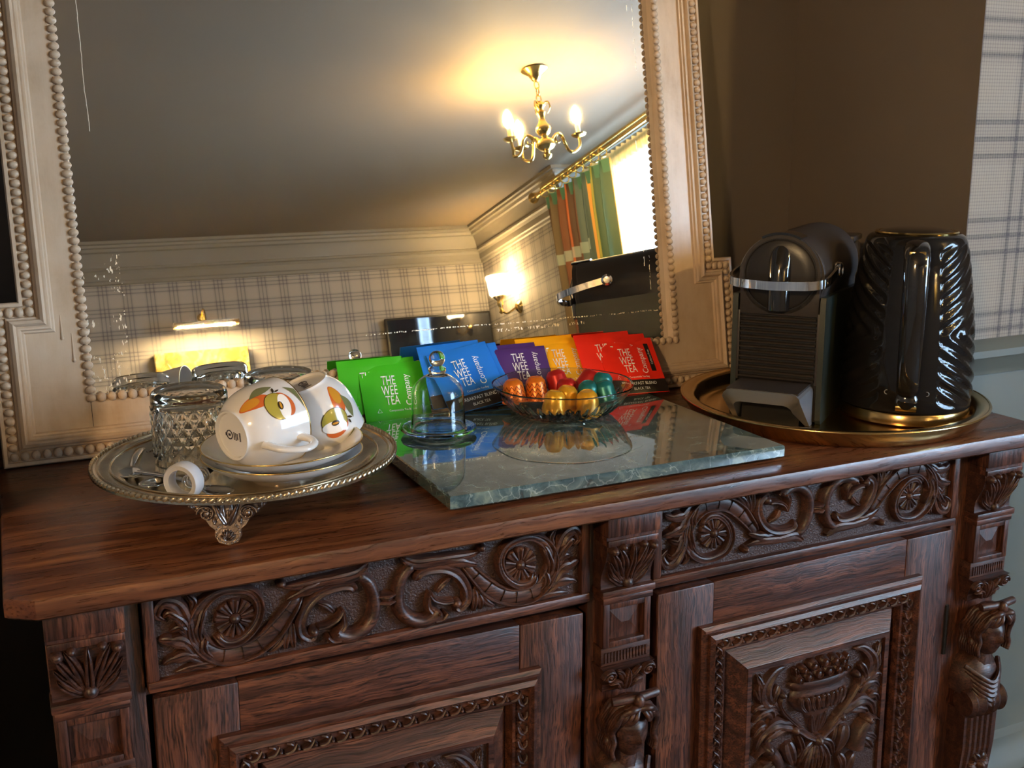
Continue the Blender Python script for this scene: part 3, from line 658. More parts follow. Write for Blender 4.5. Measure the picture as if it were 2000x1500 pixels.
# pilasters ----------------------------------------------------------
def pilaster(cx, name='pilaster'):
    p = bpy.data.objects.new(name, None); COL.objects.link(p); p.parent = sb; p.location = (cx, 0, 0)
    hw = .0325
    mb = MB(); mb.box(-hw, hw, .010, .05, .8765, .9, .001); mb.box(-hw, hw, .013, .05, .8725, .8765); mb.box(-hw + .001, hw - .001, .011, .05, .8655, .8725, .001); mb.build('cap_block', M_oak_z, p)
    # curved bracket with acanthus
    pr = [(.014, .866), (.0135, .858), (.016, .848), (.021, .838), (.0255, .828), (.0265, .820), (.026, .8125)]
    mb = MB(); mb.loops([[(-hw + .001, y, z), (hw - .001, y, z), (hw - .001, .05, z), (-hw + .001, .05, z)] for y, z in pr]); br = mb.build('bracket', M_carve, p, 50)
    def fm(s_, t_, h_):
        z = .8125 + t_
        for (ya, za), (yb, zb) in zip(pr, pr[1:]):
            if za >= z >= zb: y = ya + (yb - ya) * (za - z) / (za - zb); break
        else: y = pr[0][0] if z > .866 else pr[-1][0]
        return (s_, y - h_, z)
    ac = MB()
    for sg in (1, -1):
        g = lambda s_, t_, h_: fm(sg * s_, t_, h_)
        for L, w_, h_, sr in (([(.003, .004), (.006, .022), (.012, .040), (.019, .0525)], .0056, .0095, 0), ([(.005, .006), (.012, .020), (.020, .036), (.027, .0480)], .0062, .0095, 2), ([(.004, .004), (.013, .013), (.022, .024), (.0285, .036)], .0056, .0085, 3), ([(.003, .003), (.012, .006), (.021, .013), (.0265, .022)], .0046, .0075, 2)): ac.leaf(L, w_, h_, g, 6, .55, sr)
        ac.dome(.0245, .0485, .0058, .0105, g, 10, 3); ac.dome(.0125, .0515, .0045, .0095, g, 10, 3)
    ac.leaf([(0, .001), (0, .025), (0, .0535)], .0052, .0110, fm, 7, .5, 0); ac.dome(0, .005, .0075, .0100, fm)
    ac.build('acanthus', M_carve, p)
    mb = MB(); mb.box(-hw - .001, hw + .001, .018, .05, .804, .8125, .0015); mb.box(-hw + .001, hw - .001, .020, .05, .796, .804, .001); mb.build('ledge', M_oak_x, p)
    # block with sunk pyramid
    z0, z1 = .744, .796; a = .022; zc = (z0 + z1) / 2; zh = .019
    mb = MB(); mb.box(-.030, -a, .022, .05, z0, z1, .0008); mb.box(a, .030, .022, .05, z0, z1, .0008); mb.box(-a, a, .022, .05, z0, zc - zh, .0008); mb.box(-a, a, .022, .05, zc + zh, z1, .0008); bl = mb.build('block', M_oak_z, p)
    mb = MB(); mb.add([(-a, .0295, zc - zh), (a, .0295, zc - zh), (a, .0295, zc + zh), (-a, .0295, zc + zh), (-.005, .0262, zc), (.005, .0262, zc)], [(0, 1, 5, 4), (1, 2, 5), (2, 3, 4, 5), (3, 0, 4)]); mb.build('pyramid', M_oak_z, p, 5)
    mb = MB(); mb.box(-.0315, .0315, .024, .05, .722, .744, .001)
    for i in range(14): mb.box(-.026 + .004 * i - .001, -.026 + .004 * i + .001, .0225, .026, .726, .738)
    mb.build('fluted_band', M_carve, p)
    # small capital with volutes
    mb = MB(); mb.loops([[(-w_, y, z), (w_, y, z), (w_, .05, z), (-w_, .05, z)] for w_, y, z in ((.026, .030, .688), (.027, .028, .70), (.031, .020, .716), (.033, .016, .722))]); cp = mb.build('small_capital', M_carve, p, 50)
    mb = MB(); f2 = lambda s_, t_, h_: (s_, .026 - .3 * (t_ - .0) - h_, .69 + t_)
    for sg in (1, -1):
        g = lambda s_, t_, h_: f2(sg * s_, t_, h_)
        mb.ridge([(.024 + (.0085 - .0075 * q / 20) * cos(q * .55), .022 + (.0085 - .0075 * q / 20) * sin(q * .55)) for q in range(21)], .0026, .006, g, 4, 0, 0, 0)
        mb.dome(.024, .022, .0028, .0075, g, 10, 3)
        mb.leaf([(.004, .0), (.012, .012), (.022, .010)], .0055, .007, g, 6, .45, 2)
        mb.leaf([(.003, .012), (.010, .024), (.016, .028)], .0045, .007, g, 6, .45, 2)
    mb.leaf([(0, -.001), (0, .014), (0, .028)], .006, .0085, f2, 6, .4); mb.build('volutes', M_carve, p)
    # carved head
    hc = (0, .018, .647)
    def face(q):
        x, y, z = q; n_ = q.copy(); fy = max(0, -y)
        k_ = 1.0
        if z < 0: n_.x *= 1 - .30 * z * z; 
        d = 0.
        d += .30 * exp(-((x / .13) ** 2 + ((z + .12) / .20) ** 2)) * fy           # nose
        d += .10 * exp(-((x / .55) ** 2 + ((z - .22) / .12) ** 2)) * fy           # brow
        d -= .14 * (exp(-(((x - .36) / .17) ** 2 + ((z - .04) / .10) ** 2)) + exp(-(((x + .36) / .17) ** 2 + ((z - .04) / .10) ** 2))) * fy
        d += .07 * (exp(-(((x - .34) / .09) ** 2 + ((z - .02) / .055) ** 2)) + exp(-(((x + .34) / .09) ** 2 + ((z - .02) / .055) ** 2))) * fy
        d += .10 * exp(-((x / .24) ** 2 + ((z + .46) / .06) ** 2)) * fy           # lips
        d -= .06 * exp(-((x / .28) ** 2 + ((z + .405) / .03) ** 2)) * fy
        d += .10 * exp(-((x / .25) ** 2 + ((z + .78) / .14) ** 2)) * fy           # chin
        n_.y -= d; return n_
    mb = MB(); mb.ell(hc, .0225, .024, .034, 36, 34, None, face); mb.lathe([(.0, -.06), (.017, -.06), (.013, -.035), (.012, -.015), (0, 0)], 16, Matrix.Translation((0, .024, .65))); hd = mb.build('carved_head', M_carve, p, 80)
    mb = MB(); rs = random.Random(11)
    for sg in (1, -1):
        for i in range(9):
            f_ = i / 8; y_ = -.009 + .030 * f_; tw_ = rs.uniform(-.002, .002)
            mb.tube(cr([(sg * .001, y_ + .002, .6805 + .001 * f_), (sg * .010, y_ - .002 + tw_, .6815), (sg * .019, y_ + .004, .6750 + tw_), (sg * .0255, y_ + .007, .6640), (sg * .0275, y_ + .012 + tw_, .6520), (sg * .0255, y_ + .012, .6400), (sg * .0285, y_ + .012, .6300), (sg * .0260, y_ + .012, .6200)], 6), lambda q: .0044 * (1 - .4 * q), 6)
        for i in range(4): mb.tube(cr([(sg * (.003 + .004 * i), -.009 + .0012 * i, .6800), (sg * (.007 + .005 * i), -.0125 + .0025 * i, .6730), (sg * (.011 + .0045 * i), -.0085 + .003 * i, .6660), (sg * (.016 + .003 * i), -.004 + .003 * i, .6640)], 5), .0030, 6)
        mb.ell((sg * .0265, .016, .636), .0055, .0065, .0075, 10, 8)
    mb.build('hair', M_carve, p, 80)
    mb = MB(); mb.tube([(-.0285, .004, .6895), (0, -.002, .6910), (.0285, .004, .6895)], .0052, 10); mb.ell((0, -.006, .6890), .0062, .0062, .0085, 12, 8); mb.build('head_roll', M_carve, p, 60)
    # shawl and bust
    mb = MB(); mb.loops([[(-w_, y, z), (-w_ * .6, y - .010, z), (0, y - .014, z), (w_ * .6, y - .010, z), (w_, y, z), (w_, .05, z), (-w_, .05, z)] for w_, y, z in ((.033, .022, .560), (.034, .018, .575), (.031, .018, .59), (.024, .024, .604), (.014, .032, .612))])
    for i in range(6):
        mb.tube(cr([(-.030 + .002 * i, .020, .600 - .006 * i), (-.016, .004, .588 - .006 * i), (0, -.002, .580 - .0065 * i), (.016, .004, .588 - .006 * i), (.030 - .002 * i, .020, .600 - .006 * i)], 6), .0034, 6)
    mb.build('shawl', M_carve, p, 60)
    mb = MB(); mb.lathe([(0, -.032), (.017, -.032), (.021, -.026), (.017, -.02), (.022, -.011), (.018, -.004), (.023, 0), (.018, .004), (.022, .011), (.017, .02), (.021, .026), (.017, .032), (0, .032)], 28, Matrix.Translation((0, .016, .548)) @ Matrix.Rotation(pi / 2, 4, 'Y')); mb.build('scroll_roll', M_carve, p, 50)
    leg = [(.030, .012, .535), (.029, .012, .48), (.028, .018, .42), (.026, .024, .34), (.024, .028, .25), (.022, .028, .16), (.024, .024, .12)]
    mb = MB(); mb.loops([[(-w_, y, z), (w_, y, z), (w_, .05, z), (-w_, .05, z)] for w_, y, z in leg])
    for i in range(5):
        x = -.02 + .01 * i; mb.tube([(x * w_ / .03, y, z) for w_, y, z in leg], .0042, 6)
    mb.build('tapered_leg', M_carve, p, 50)
    mb = MB(); f3 = lambda s_, t_, h_: (s_, .014 - h_, .455 + t_)
    for kk in range(6):
        a_ = 2 * pi * kk / 6; mb.leaf([(.004 * cos(a_), .004 * sin(a_)), (.012 * cos(a_), .012 * sin(a_)), (.019 * cos(a_), .019 * sin(a_))], .008, .012, f3, 5, .4)
    mb.dome(0, 0, .007, .016, f3); mb.build('boss', M_carve, p)
    MB().box(-.035, .035, .010, .05, .1, .13, .002).build('foot_block', M_oak_x, p)
    return p
for cx in (-.5555, -.0075, .5455): pilaster(cx)
# ================================================================ mirror leaning on the alcove wall
TILT = radians(9.5)
mir = thing('mirror', 'large cream painted mirror with beaded frame leaning on the wall', 'mirror', (0, .415, .9205), (-TILT, 0, 0))
k = NT('cream_paint'); v = k.coord(scale=(5, 5, 5)); f = k.noise(v, 2, 6, .65, .3); f2 = k.noise(k.coord(scale=(30, 30, 6)), 2, 4, .6)
k.l(k.mix(k.math('MULTIPLY_ADD', f2, 1.6, -.55, clamp=True), k.ramp(f, [(.3, (.40, .27, .16)), (.55, (.55, .395, .26)), (.75, (.62, .475, .34))]), (.64, .50, .37)), k.b.inputs['Base Color'])
k.b.inputs['Roughness'].default_value = .36; k.bump(f2, .15, .002); M_cream = k.m
UL, UR, IL, IR = -.577, .393, -.513, .320; EL, ER = -.610, .424; VN, VT, VB, VTI = .190, .79, .067, .70
OUT = [(EL, 0), (ER, 0), (ER, VN), (UR, VN), (UR, VT), (UL, VT), (UL, VN), (EL, VN)]
def L3(loop, w_): return [(q[0], -w_, q[1]) for q in loop]
prof = [(0, -.028), (0, .004), (.0015, .0065), (.005, .0065), (.006, .003), (.0175, .003), (.0185, .007), (.0205, .008), (.022, .0115), (.0255, .0135), (.0275, .0115), (.0285, .0085), (.0305, .009), (.0325, .0085), (.034, .006), (.036, .0055), (.0375, .0025)]
OUTB = [(a_, max(b_, .0052)) for a_, b_ in OUT]
fr = MB(); fr.loops([L3(OUTB, -.0285)] + [L3(offset_loop(OUT, d), w_) for d, w_ in prof[1:]], None, True, False)
inner8 = [(IL, VB), (IR, VB), (IR, VN - .0375), (IR, VN - .0375), (IR, VTI), (IL, VTI), (IL, VN - .0375), (IL, VN - .0375)]
A = L3(offset_loop(OUT, .0375), .0025); B = L3(inner8, .0025)
fr.loops([A, B], None, False, False)
IN4 = [(IL, VB), (IR, VB), (IR, VTI), (IL, VTI)]
ip = [(0, .0025), (.001, .002), (.006, .002), (.007, .0015), (.0075, -.013)]
fr.loops([L3(offset_loop(IN4, d), w_) for d, w_ in ip], None, False, False)
frame = fr.build('frame', M_cream, mir, 28)
# mirror glass, with worn silvering near the edges
k = NT('old_mirror'); s_ = k.sep(k.coord()); X, Z = s_[0], s_[2]
fine = k.noise(k.coord(scale=(420, 420, 160)), 1, 2, .5); med = k.noise(k.coord(scale=(22, 22, 22)), 1, 4, .6); lo = k.noise(k.coord(scale=(9, 9, 9)), 1, 2, .5)
dl = k.math('SUBTRACT', X, IL); dr = k.math('SUBTRACT', IR, X)
edge = k.math('MULTIPLY', k.math('LESS_THAN', dl, .055), k.math('LESS_THAN', Z, .24))
spk = k.math('MULTIPLY', edge, k.math('MULTIPLY', k.math('GREATER_THAN', fine, .62), k.math('GREATER_THAN', med, .52)))
def line(c, val, wd, nz, thr, lo_=None, hi=None):
    g = k.math('LESS_THAN', k.math('ABSOLUTE', k.math('SUBTRACT', k.math('MULTIPLY_ADD', k.math('SUBTRACT', med, .5), .005, c), val)), wd)
    g = k.math('MULTIPLY', g, k.math('GREATER_THAN', nz, thr))
    return g
l1 = k.math('MULTIPLY', line(Z, .118, .0008, fine, .52), k.math('MULTIPLY', k.math('GREATER_THAN', X, -.16), k.math('LESS_THAN', X, .30)))
l1b = k.math('MULTIPLY', line(Z, .109, .0022, fine, .56), k.math('MULTIPLY', k.math('GREATER_THAN', X, .03), k.math('LESS_THAN', X, .17)))
l2 = k.math('MULTIPLY', line(X, .288, .0006, fine, .5), k.math('GREATER_THAN', k.math('FRACT', k.math('MULTIPLY', Z, 3.1)), .45))
l3 = k.math('MULTIPLY', line(X, .279, .0006, fine, .5), k.math('GREATER_THAN', k.math('FRACT', k.math('MULTIPLY', Z, 2.7)), .5))
l4 = k.math('MULTIPLY', line(X, -.478, .0004, lo, .47), k.math('GREATER_THAN', Z, .27))
mask = k.math('ADD', k.math('ADD', k.math('ADD', spk, l1), k.math('ADD', l2, l3)), k.math('ADD', l4, l1b), clamp=True)
k.l(k.mix(mask, (.80, .79, .76), (.75, .68, .55)), k.b.inputs['Base Color'])
k.l(k.math('SUBTRACT', 1, k.math('MULTIPLY', mask, .8)), k.b.inputs['Metallic'])
k.l(k.math('MULTIPLY_ADD', mask, .4, .012), k.b.inputs['Roughness'])
mb = MB(); mb.box(IL + .002, IR - .002, .0125, .016, VB + .002, VTI - .002); mb.build('mirror_glass', k.m, mir)
# beads
bd = MB(); bd.ell((0, 0, 0), 1, 1, 1, 10, 7); bead0 = bd.build('bead', M_cream, mir, 180); bme = bead0.data
first = [True]
def bead(uu, ww, vv, r_, sx=1., sz=1.):
    if first[0]: o = bead0; first[0] = False; o.location = (uu, -ww, vv)
    else: o = link('bead', bme, mir, (uu, -ww, vv))
    j = random.uniform(.95, 1.06); o.scale = (r_ * sx * j, r_ * .85, r_ * sz * j)
def row(p, e, pitch, r_, ww, skip=False):
    p = Vector(p); e = Vector(e); L = (e - p).length; n_ = max(1, round(L / pitch)); horiz = abs(e.x - p.x) > abs(e.y - p.y)
    for i in range(n_ + (0 if skip else 1)):
        q = p + (e - p) * (i / n_); bead(q.x, ww, q.y, r_, 1.0 if horiz else 1.12, 1.12 if horiz else .92)
VV = .60
cI = (IL + .0045, VB + .0045); cI2 = (IR - .0045, VB + .0045)
row((cI[0], VV), cI, .0098, .0052, .0035); row((cI[0] + .0118, cI[1]), (cI2[0], cI2[1]), .0118, .0052, .0035); row((cI2[0], cI2[1] + .0098), (cI2[0], VV), .0098, .0052, .0035)
b = offset_loop(OUT, .0118)
row(b[0], b[1], .0118, .0050, .0055, True); row(b[1], b[2], .0105, .0050, .0055, True); row(b[2], b[3], .0108, .0050, .0055, True); row(b[3], (b[3].x, VV), .0105, .0050, .0055)
row(b[7], b[0], .0105, .0050, .0055, True); row(b[6], b[7], .0108, .0050, .0055, True); row((b[6].x, VV), b[6], .0105, .0050, .0055, True)
# paint runs on the lower left of the frame
for (uu, va, vb) in ((-.533, .172, .145), (-.5225, .15, .118)):
    mb = MB(); mb.tube([(uu, -.0022, va), (uu, -.0026, (va + vb) / 2), (uu, -.003, vb)], lambda q: .0007 + .0006 * q, 6); mb.ell((uu, -.003, vb), .0019, .0017, .0025, 10, 8); mb.build('paint_run', M_cream, mir)
mb = MB(); mb.box(IL + .0035, IL + .0041, -.0027, .001, .036, VB); mb.build('joint_crack', pm('crack', (.05, .04, .03), .9), mir)
# ================================================================ silver tray and what stands on it
k = NT('old_silver'); f = k.noise(k.coord(scale=(30, 30, 30)), 1, 5, .6); k.l(k.ramp(f, [(.3, (.50, .41, .30)), (.6, (.76, .66, .51))]), k.b.inputs['Base Color']); k.b.inputs['Metallic'].default_value = 1
k.l(k.math('MULTIPLY_ADD', f, .18, .06), k.b.inputs['Roughness']); k.bump(k.noise(k.coord(scale=(120, 120, 120)), 1, 3), .04, .001); M_silver = k.m
M_sdark = pm('tarnished_silver', (.30, .235, .20), .36, 1., bumpn=(300, .4))
TX, TY, TZ, TR = -.378, .173, .972, .154
FZ = TZ - .0085
st = thing('silver_tray', 'round footed silver tray with beaded edge holding cups and glasses', 'tray', (TX, TY, .92))
z = TZ - .92
mb = MB(); mb.lathe([(0, z - .0105), (.100, z - .0105), (.118, z - .009), (.126, z - .004), (.134, z - .001), (.150, z + .0005), (TR, z - .0005), (TR, z - .003), (.149, z - .0035), (.133, z - .004), (.124, z - .007), (.116, z - .012), (.099, z - .0125), (0, z - .0125)], 96); mb.build('dish', M_silver, st, 40)
mb = MB()
for i in range(130):
    a = 2 * pi * i / 130; mb.ell((TR * .993 * cos(a), TR * .993 * sin(a), z + .0003), .0024, .0040, .0026, 6, 5, None) if False else mb.ell((0, 0, 0), .0024, .0038, .0027, 6, 5, Matrix.Translation((TR * .99 * cos(a), TR * .99 * sin(a), z + .0005)) @ Matrix.Rotation(a, 4, 'Z') @ Matrix.Rotation(.6, 4, 'X'))
mb.tube([(.146 * cos(2 * pi * i / 90), .146 * sin(2 * pi * i / 90), z + .0006) for i in range(90)], .0011, 6, None, True)
mb.tube([(.134 * cos(2 * pi * i / 90), .134 * sin(2 * pi * i / 90), z - .0002) for i in range(90)], .0009, 6, None, True)
mb.build('beaded_rim', pm('worn_gilt_silver', (.62, .50, .34), .28, 1.), st)
def foot(ang):
    M = Matrix.Translation((.124 * cos(ang), .124 * sin(ang), 0)) @ Matrix.Rotation(ang - pi / 2, 4, 'Z') @ Matrix.Rotation(.12, 4, 'X')
    fm = lambda s_, t_, h_: tuple(M @ Vector((s_, h_, t_)))
    mb = MB(); out = [(0, 0), (.009, .003), (.0125, .009), (.012, .015), (.017, .019), (.0215, .026), (.026, .031), (.034, .036), (.039, .044)]
    out = out + [(-x, y) for x, y in reversed(out[1:])]
    mb.loops([[fm(x, y, 0) for x, y in out], [fm(x * .97, y, .004) for x, y in out]])
    for sg in (1, -1):
        mb.ridge([(sg * (.019 + (.0085 - .0003 * q) * cos(q * .45)), .031 + (.0078 - .00028 * q) * sin(q * .45)) for q in range(24)], .0017, .0078, fm, 5, 0, 0, 0); mb.dome(sg * .019, .031, .0042, .0085, fm, 10, 3)
        for q in range(6):
            a = q * pi / 3; mb.dome(sg * .019 + .0042 * cos(a), .031 + .0042 * sin(a), .0017, .0078, fm, 8, 2)
        mb.leaf([(0, .018), (sg * .006, .030), (sg * .012, .0425)], .0038, .010, fm, 5, .3); mb.leaf([(sg * .002, .024), (sg * .004, .034), (sg * .004, .0435)], .003, .009, fm, 5, .3)
        for q in range(9): mb.dome(sg * (.002 + .0043 * q), .0430, .0024, .0085, fm, 8, 3)
        for q in range(4): mb.leaf([(sg * (.010 + .006 * q), .0215 + .0045 * q), (sg * (.012 + .0065 * q), .0245 + .0045 * q), (sg * (.012 + .006 * q), .0285 + .0045 * q)], .0026, .0075, fm, 4, .3)
        mb.leaf([(sg * .022, .040), (sg * .030, .041), (sg * .038, .044)], .0034, .008, fm, 5, .4, 2)
        for q in range(5): mb.dome(sg * (.012 + .0055 * q), .0215 + .0042 * q, .0019, .007, fm, 8, 2)
    for q in range(19):
        a = radians(-40 - 280 * q / 18 + 90 + 40 - 0); a = radians(230 - 280 * q / 18 - 180 + 40)
        a = radians(-50 + 280 * q / 18 - 90 + 0) if False else radians(130 + 280 * q / 18)
        mb.dome(.0108 * cos(a), .0118 + .0100 * sin(a), .0014, .0065, fm, 8, 2)
    for q in range(7):
        a = radians(30 + 20 * q); mb.leaf([(0, .005), (.004 * cos(a), .005 + .005 * sin(a)), (.0085 * cos(a), .005 + .0115 * sin(a))], .0019, .0105, fm, 4, .2)
    mb.build('foot', M_sdark, st, 50)
fa = atan2(.057 - TY, -.422 - TX)
for i in range(3): foot(fa + 2 * pi * i / 3)

# glass
def glass(name, col=(1, 1, 1), rough=0., ior=1.47):
    k = NT(name); g = k.n('ShaderNodeBsdfGlass'); g.inputs['Color'].default_value = c4(col); g.inputs['Roughness'].default_value = rough; g.inputs['IOR'].default_value = ior
    k.l(g.outputs[0], k.out.inputs[0]); return k.m
M_glass = glass('clear_glass', (.985, .995, .985), 0., 1.38)
M_cut = glass('cut_glass', (.99, .985, .96), 0., 1.5)
def tumbler(x, y, label, rot):
    t = thing('tumbler', label, 'glass', (x, y, FZ - .002), (0, 0, rot), 'upturned cut-glass tumblers on the silver tray')
    R, H = .0395, .077
    ND = 20
    def fr_(a, z, q):
        if q < R * .93: return 1.
        if .008 < z < .061:
            p = (a * ND / (2 * pi)); g = (z - .008) / .0088
            d1 = abs(((p + g * .5) % 1) - .5) * 2; d2 = abs(((p - g * .5) % 1) - .5) * 2
            return 1 + .06 * min(d1, d2) - .025
        return 1 - .01
    pr = [(.0355, 0), (.037, 0)] + [(R, .001 + .069 * i / 54) for i in range(55)] + [(R * .99, .072), (R * .96, .0745), (R * .88, .0765), (R * .5, .077), (0, .077)] + [(0, .066), (R * .5, .0655), (R * .8, .063), (R * .87, .058), (.0352, .04), (.0355, 0)]
    mb = MB(); mb.lathe(pr, ND * 8, None, fr_); mb.build('cut_glass_body', M_cut, t, 20, None, True)
    return t
tumbler(-.426, .214, 'upturned cut-glass tumbler standing at the front left of the silver tray', .1)
tumbler(-.322, .252, 'upturned cut-glass tumbler half hidden behind the two teacups', .3)

# porcelain
M_china = pm('bone_china', (.70, .675, .65), .12, spec=.6, coat=.6)
M_gold = pm('gilt_line', (.75, .52, .2), .25, 1.)
def saucer(x, y, z, label, rot=(0, 0, 0)):
    s_ = thing('saucer', label, 'saucer', (x, y, z), rot, 'stacked saucers on the silver tray')
    mb = MB(); mb.lathe([(0, .004), (.022, .004), (.025, .0025), (.026, 0), (.030, 0), (.031, .003), (.045, .0055), (.062, .011), (.073, .0175), (.0785, .0225), (.0795, .0235), (.0785, .0245), (.072, .0200), (.060, .0135), (.045, .0085), (.027, .0065), (0, .006)], 80); mb.build('dish', M_china, s_, 60)
    mb = MB(); mb.tube([(.0792 * cos(2 * pi * i / 90), .0792 * sin(2 * pi * i / 90), .0240) for i in range(90)], .0008, 6, None, True); mb.build('gilt_rim', M_gold, s_, 180)
    return s_
SX, SY = -.353, .120
saucer(SX, SY, FZ - .002, 'white gilt-rimmed saucer, lower of the two under the teacups')
saucer(SX + .001, SY + .001, FZ + .0085, 'white gilt-rimmed saucer, upper of the two, with teacups lying on it', (radians(1.0), radians(-1.5), 0))
CUPP = [(.0245, 0), (.0258, .003), (.032, .0095), (.0378, .019), (.0410, .030), (.0425, .044), (.0435, .062)]
CUPD = [(q[0], q[1]) for q in cr([(a, b_, 0) for a, b_ in CUPP], 5)]
def cup_r(z):
    for (ra, za), (rb, zb) in zip(CUPD, CUPD[1:]):
        if za <= z <= zb: return ra + (rb - ra) * (z - za) / (zb - za)
    return CUPP[-1][0]
P_pear = pm('print_pear', hexc('a8963c'), .15, coat=.5); P_dk = pm('print_outline', hexc('3a2c18'), .2); P_or = pm('print_orange', hexc('c8622c'), .15, coat=.5); P_am = pm('print_amber', hexc('c98a2a'), .15, coat=.5)
P_fl = pm('print_flesh', hexc('efe6dc'), .15, coat=.5); P_gr = pm('print_leaf', hexc('6f7048'), .15, coat=.5); P_ink = pm('print_ink', hexc('3a3440'), .4)
def cup(name, label, base, axis, spin, hang, fruit, fang, fh, frot):
    M = Matrix.Translation(base) @ frame_from(axis) @ Matrix.Rotation(spin, 4, 'Z')
    c = thing('teacup', label, 'teacup'); c.matrix_world = M; c['group'] = 'teacups lying on the saucers'
    mb = MB(); prof = [(0, .0025), (.0215, .0025), (.0225, 0)] + CUPP + [(.0425, .0622), (.0412, .044), (.0395, .030), (.036, .020), (.030, .0115), (.02, .0065), (0, .0055)]
    pts = [(q[0], q[1]) for q in cr([(a, b_, 0) for a, b_ in CUPP], 5)]
    prof = [(0, .0025), (.0215, .0025), (.0225, 0)] + pts + [(.0428, .0626), (.0412, .044), (.0395, .030), (.036, .020), (.030, .0115), (.02, .0065), (0, .0055)]
    mb.lathe(prof, 72); mb.build('bowl', M_china, c, 50)
    hp = cr([(.0405, 0, .050), (.052, 0, .054), (.062, 0, .050), (.066, 0, .038), (.060, 0, .026), (.050, 0, .017), (.0345, 0, .0125)], 7)
    H = Matrix.Rotation(hang, 4, 'Z')
    mb = MB(); mb.tube(hp, lambda q: .0042 + .0012 * abs(2 * q - 1) ** 2, 10, H, False, .7, (0, 1, 0)); mb.build('handle', M_china, c, 80)
    mb = MB(); mb.tube([(.0433 * cos(2 * pi * i / 80), .0433 * sin(2 * pi * i / 80), .0624) for i in range(80)], .0007, 6, None, True); mb.build('gilt_rim', M_gold, c, 180)
    def patch(shape, off, nm, mt, n=44, m=10):
        # shape(t)->(x, y) outline in metres on the unrolled wall around (fang, fh)
        mb = MB(); V = []; F = []
        pts_ = [shape(i / n) for i in range(n)]; cx_ = sum(p[0] for p in pts_) / n; cy_ = sum(p[1] for p in pts_) / n
        ca, sa = cos(frot), sin(frot)
        def put(x, y):
            X_, Y_ = x * ca - y * sa, x * sa + y * ca
            h_ = min(.061, max(.002, fh + Y_)); r_ = cup_r(h_) + off; a = fang + X_ / .040
            return (r_ * cos(a), r_ * sin(a), h_)
        V.append(put(cx_, cy_))
        for j in range(1, m + 1):
            for p in pts_: V.append(put(cx_ + (p[0] - cx_) * j / m, cy_ + (p[1] - cy_) * j / m))
        for i in range(n): F.append((0, 1 + i, 1 + (i + 1) % n))
        for j in range(m - 1):
            for i in range(n):
                a_, b_ = 1 + j * n + i, 1 + j * n + (i + 1) % n; F.append((a_, b_, b_ + n, a_ + n))
        mb.add(V, F); mb.build(nm, mt, c, 180)
    def egg(cx_, cy_, rx, ry, rot=0., k_=0.):
        def f_(t):
            a = 2 * pi * t; x, y = rx * cos(a) * (1 + k_ * sin(a)), ry * sin(a)
            return (cx_ + x * cos(rot) - y * sin(rot), cy_ + x * sin(rot) + y * cos(rot))
        return f_
    def lens(cx_, cy_, L, w_, rot, bend=0.):
        def f_(t):
            if t < .5: q = t * 2; sgn = 1
            else: q = 2 - t * 2; sgn = -1
            x = -L / 2 + L * q; y = sgn * w_ * sin(pi * q) + bend * sin(pi * q)
            return (cx_ + x * cos(rot) - y * sin(rot), cy_ + x * sin(rot) + y * cos(rot))
        return f_
    patch(egg(-.0165, .0115, .0150, .0080, -.28), .0002, 'fruit_print', P_or); patch(egg(-.0215, .0130, .0088, .0056, -.25), .0004, 'fruit_print', P_am)
    patch(lens(-.006, .0190, .028, .0050, .05, .002), .0004, 'leaf_print', P_gr)
    patch(egg(.0075, -.002, .0085, .013, .25), .00045, 'fruit_print', P_or)
    patch(egg(-.0005, -.002, .0128, .0145, .1), .0005, 'fruit_print', P_dk); patch(egg(-.0005, -.002, .0122, .0139, .1), .0006, 'fruit_print', P_pear)
    patch(egg(.0055, -.0045, .0063, .0128, -.25), .00075, 'flesh_print', P_fl)
    patch(egg(.0015, -.003, .0028, .0042, -.2), .0009, 'core_print', P_dk); patch(egg(.0018, -.003, .0011, .0034, -.2), .001, 'core_print', P_am)
    patch(lens(.0215, .000, .031, .0040, -1.25, .005), .0005, 'leaf_print', P_gr)
    patch(lens(.0045, .0145, .008, .0012, 1.0), .0009, 'stalk_print', P_dk); patch(lens(.008, .0125, .006, .0010, .2), .0009, 'stalk_print', P_dk)
    # maker's stamp under the foot
    mb = MB()
    for i in range(14):
        a = 2 * pi * i / 14; mb.box(-.0012, .0012, -.0005, .0005, .0019, .0022, 0, Matrix.Translation((.005 + .0042 * cos(a), .0042 * sin(a), 0)) @ Matrix.Rotation(a + pi / 2, 4, 'Z'))
    mb.box(.0035, .0065, -.0012, .0012, .0019, .0022); mb.box(.0088, .011, -.0015, .0015, .0019, .0022)
    for q, L in ((-.002, .008), (-.0045, .009), (-.007, .0075), (-.0105, .0095)): 
        for i in range(int(L / .0013)): mb.box(q - (.0008 if q > -.01 else .0013), q + .0006, -L / 2 + .0013 * i, -L / 2 + .0013 * i + .0009, .0019, .0022)
    mb.build('maker_stamp', P_ink, c)
    return c
def ang_of(axis, d):
    q = frame_from(axis).to_3x3().inverted() @ Vector(d); return atan2(q.y, q.x)
def place_cup(label, base, axis, hdir, fdir, fh):
    cup('teacup', label, base, axis, 0, ang_of(axis, hdir), None, ang_of(axis, fdir), fh, pi / 2)
b1 = Vector((-.4055, .104, 1.0115)); a1 = (.894, .441, .06); c1 = (CAM - b1).normalized()
place_cup('fruit-printed white teacup lying on its side, foot facing the left', b1, a1, c1 * .95 + Vector((.12, 0, -.42)), c1 + Vector((0, 0, .42)), .035)
b2 = Vector((-.3185, .160, 1.0440)); a2 = (.33, .03, -.94); c2 = (CAM - b2).normalized()
place_cup('fruit-printed white teacup tipped upside down behind the other teacup', b2, a2, Vector((-.5, .8, .1)), c2 + Vector((.42, 0, 0)), .038)
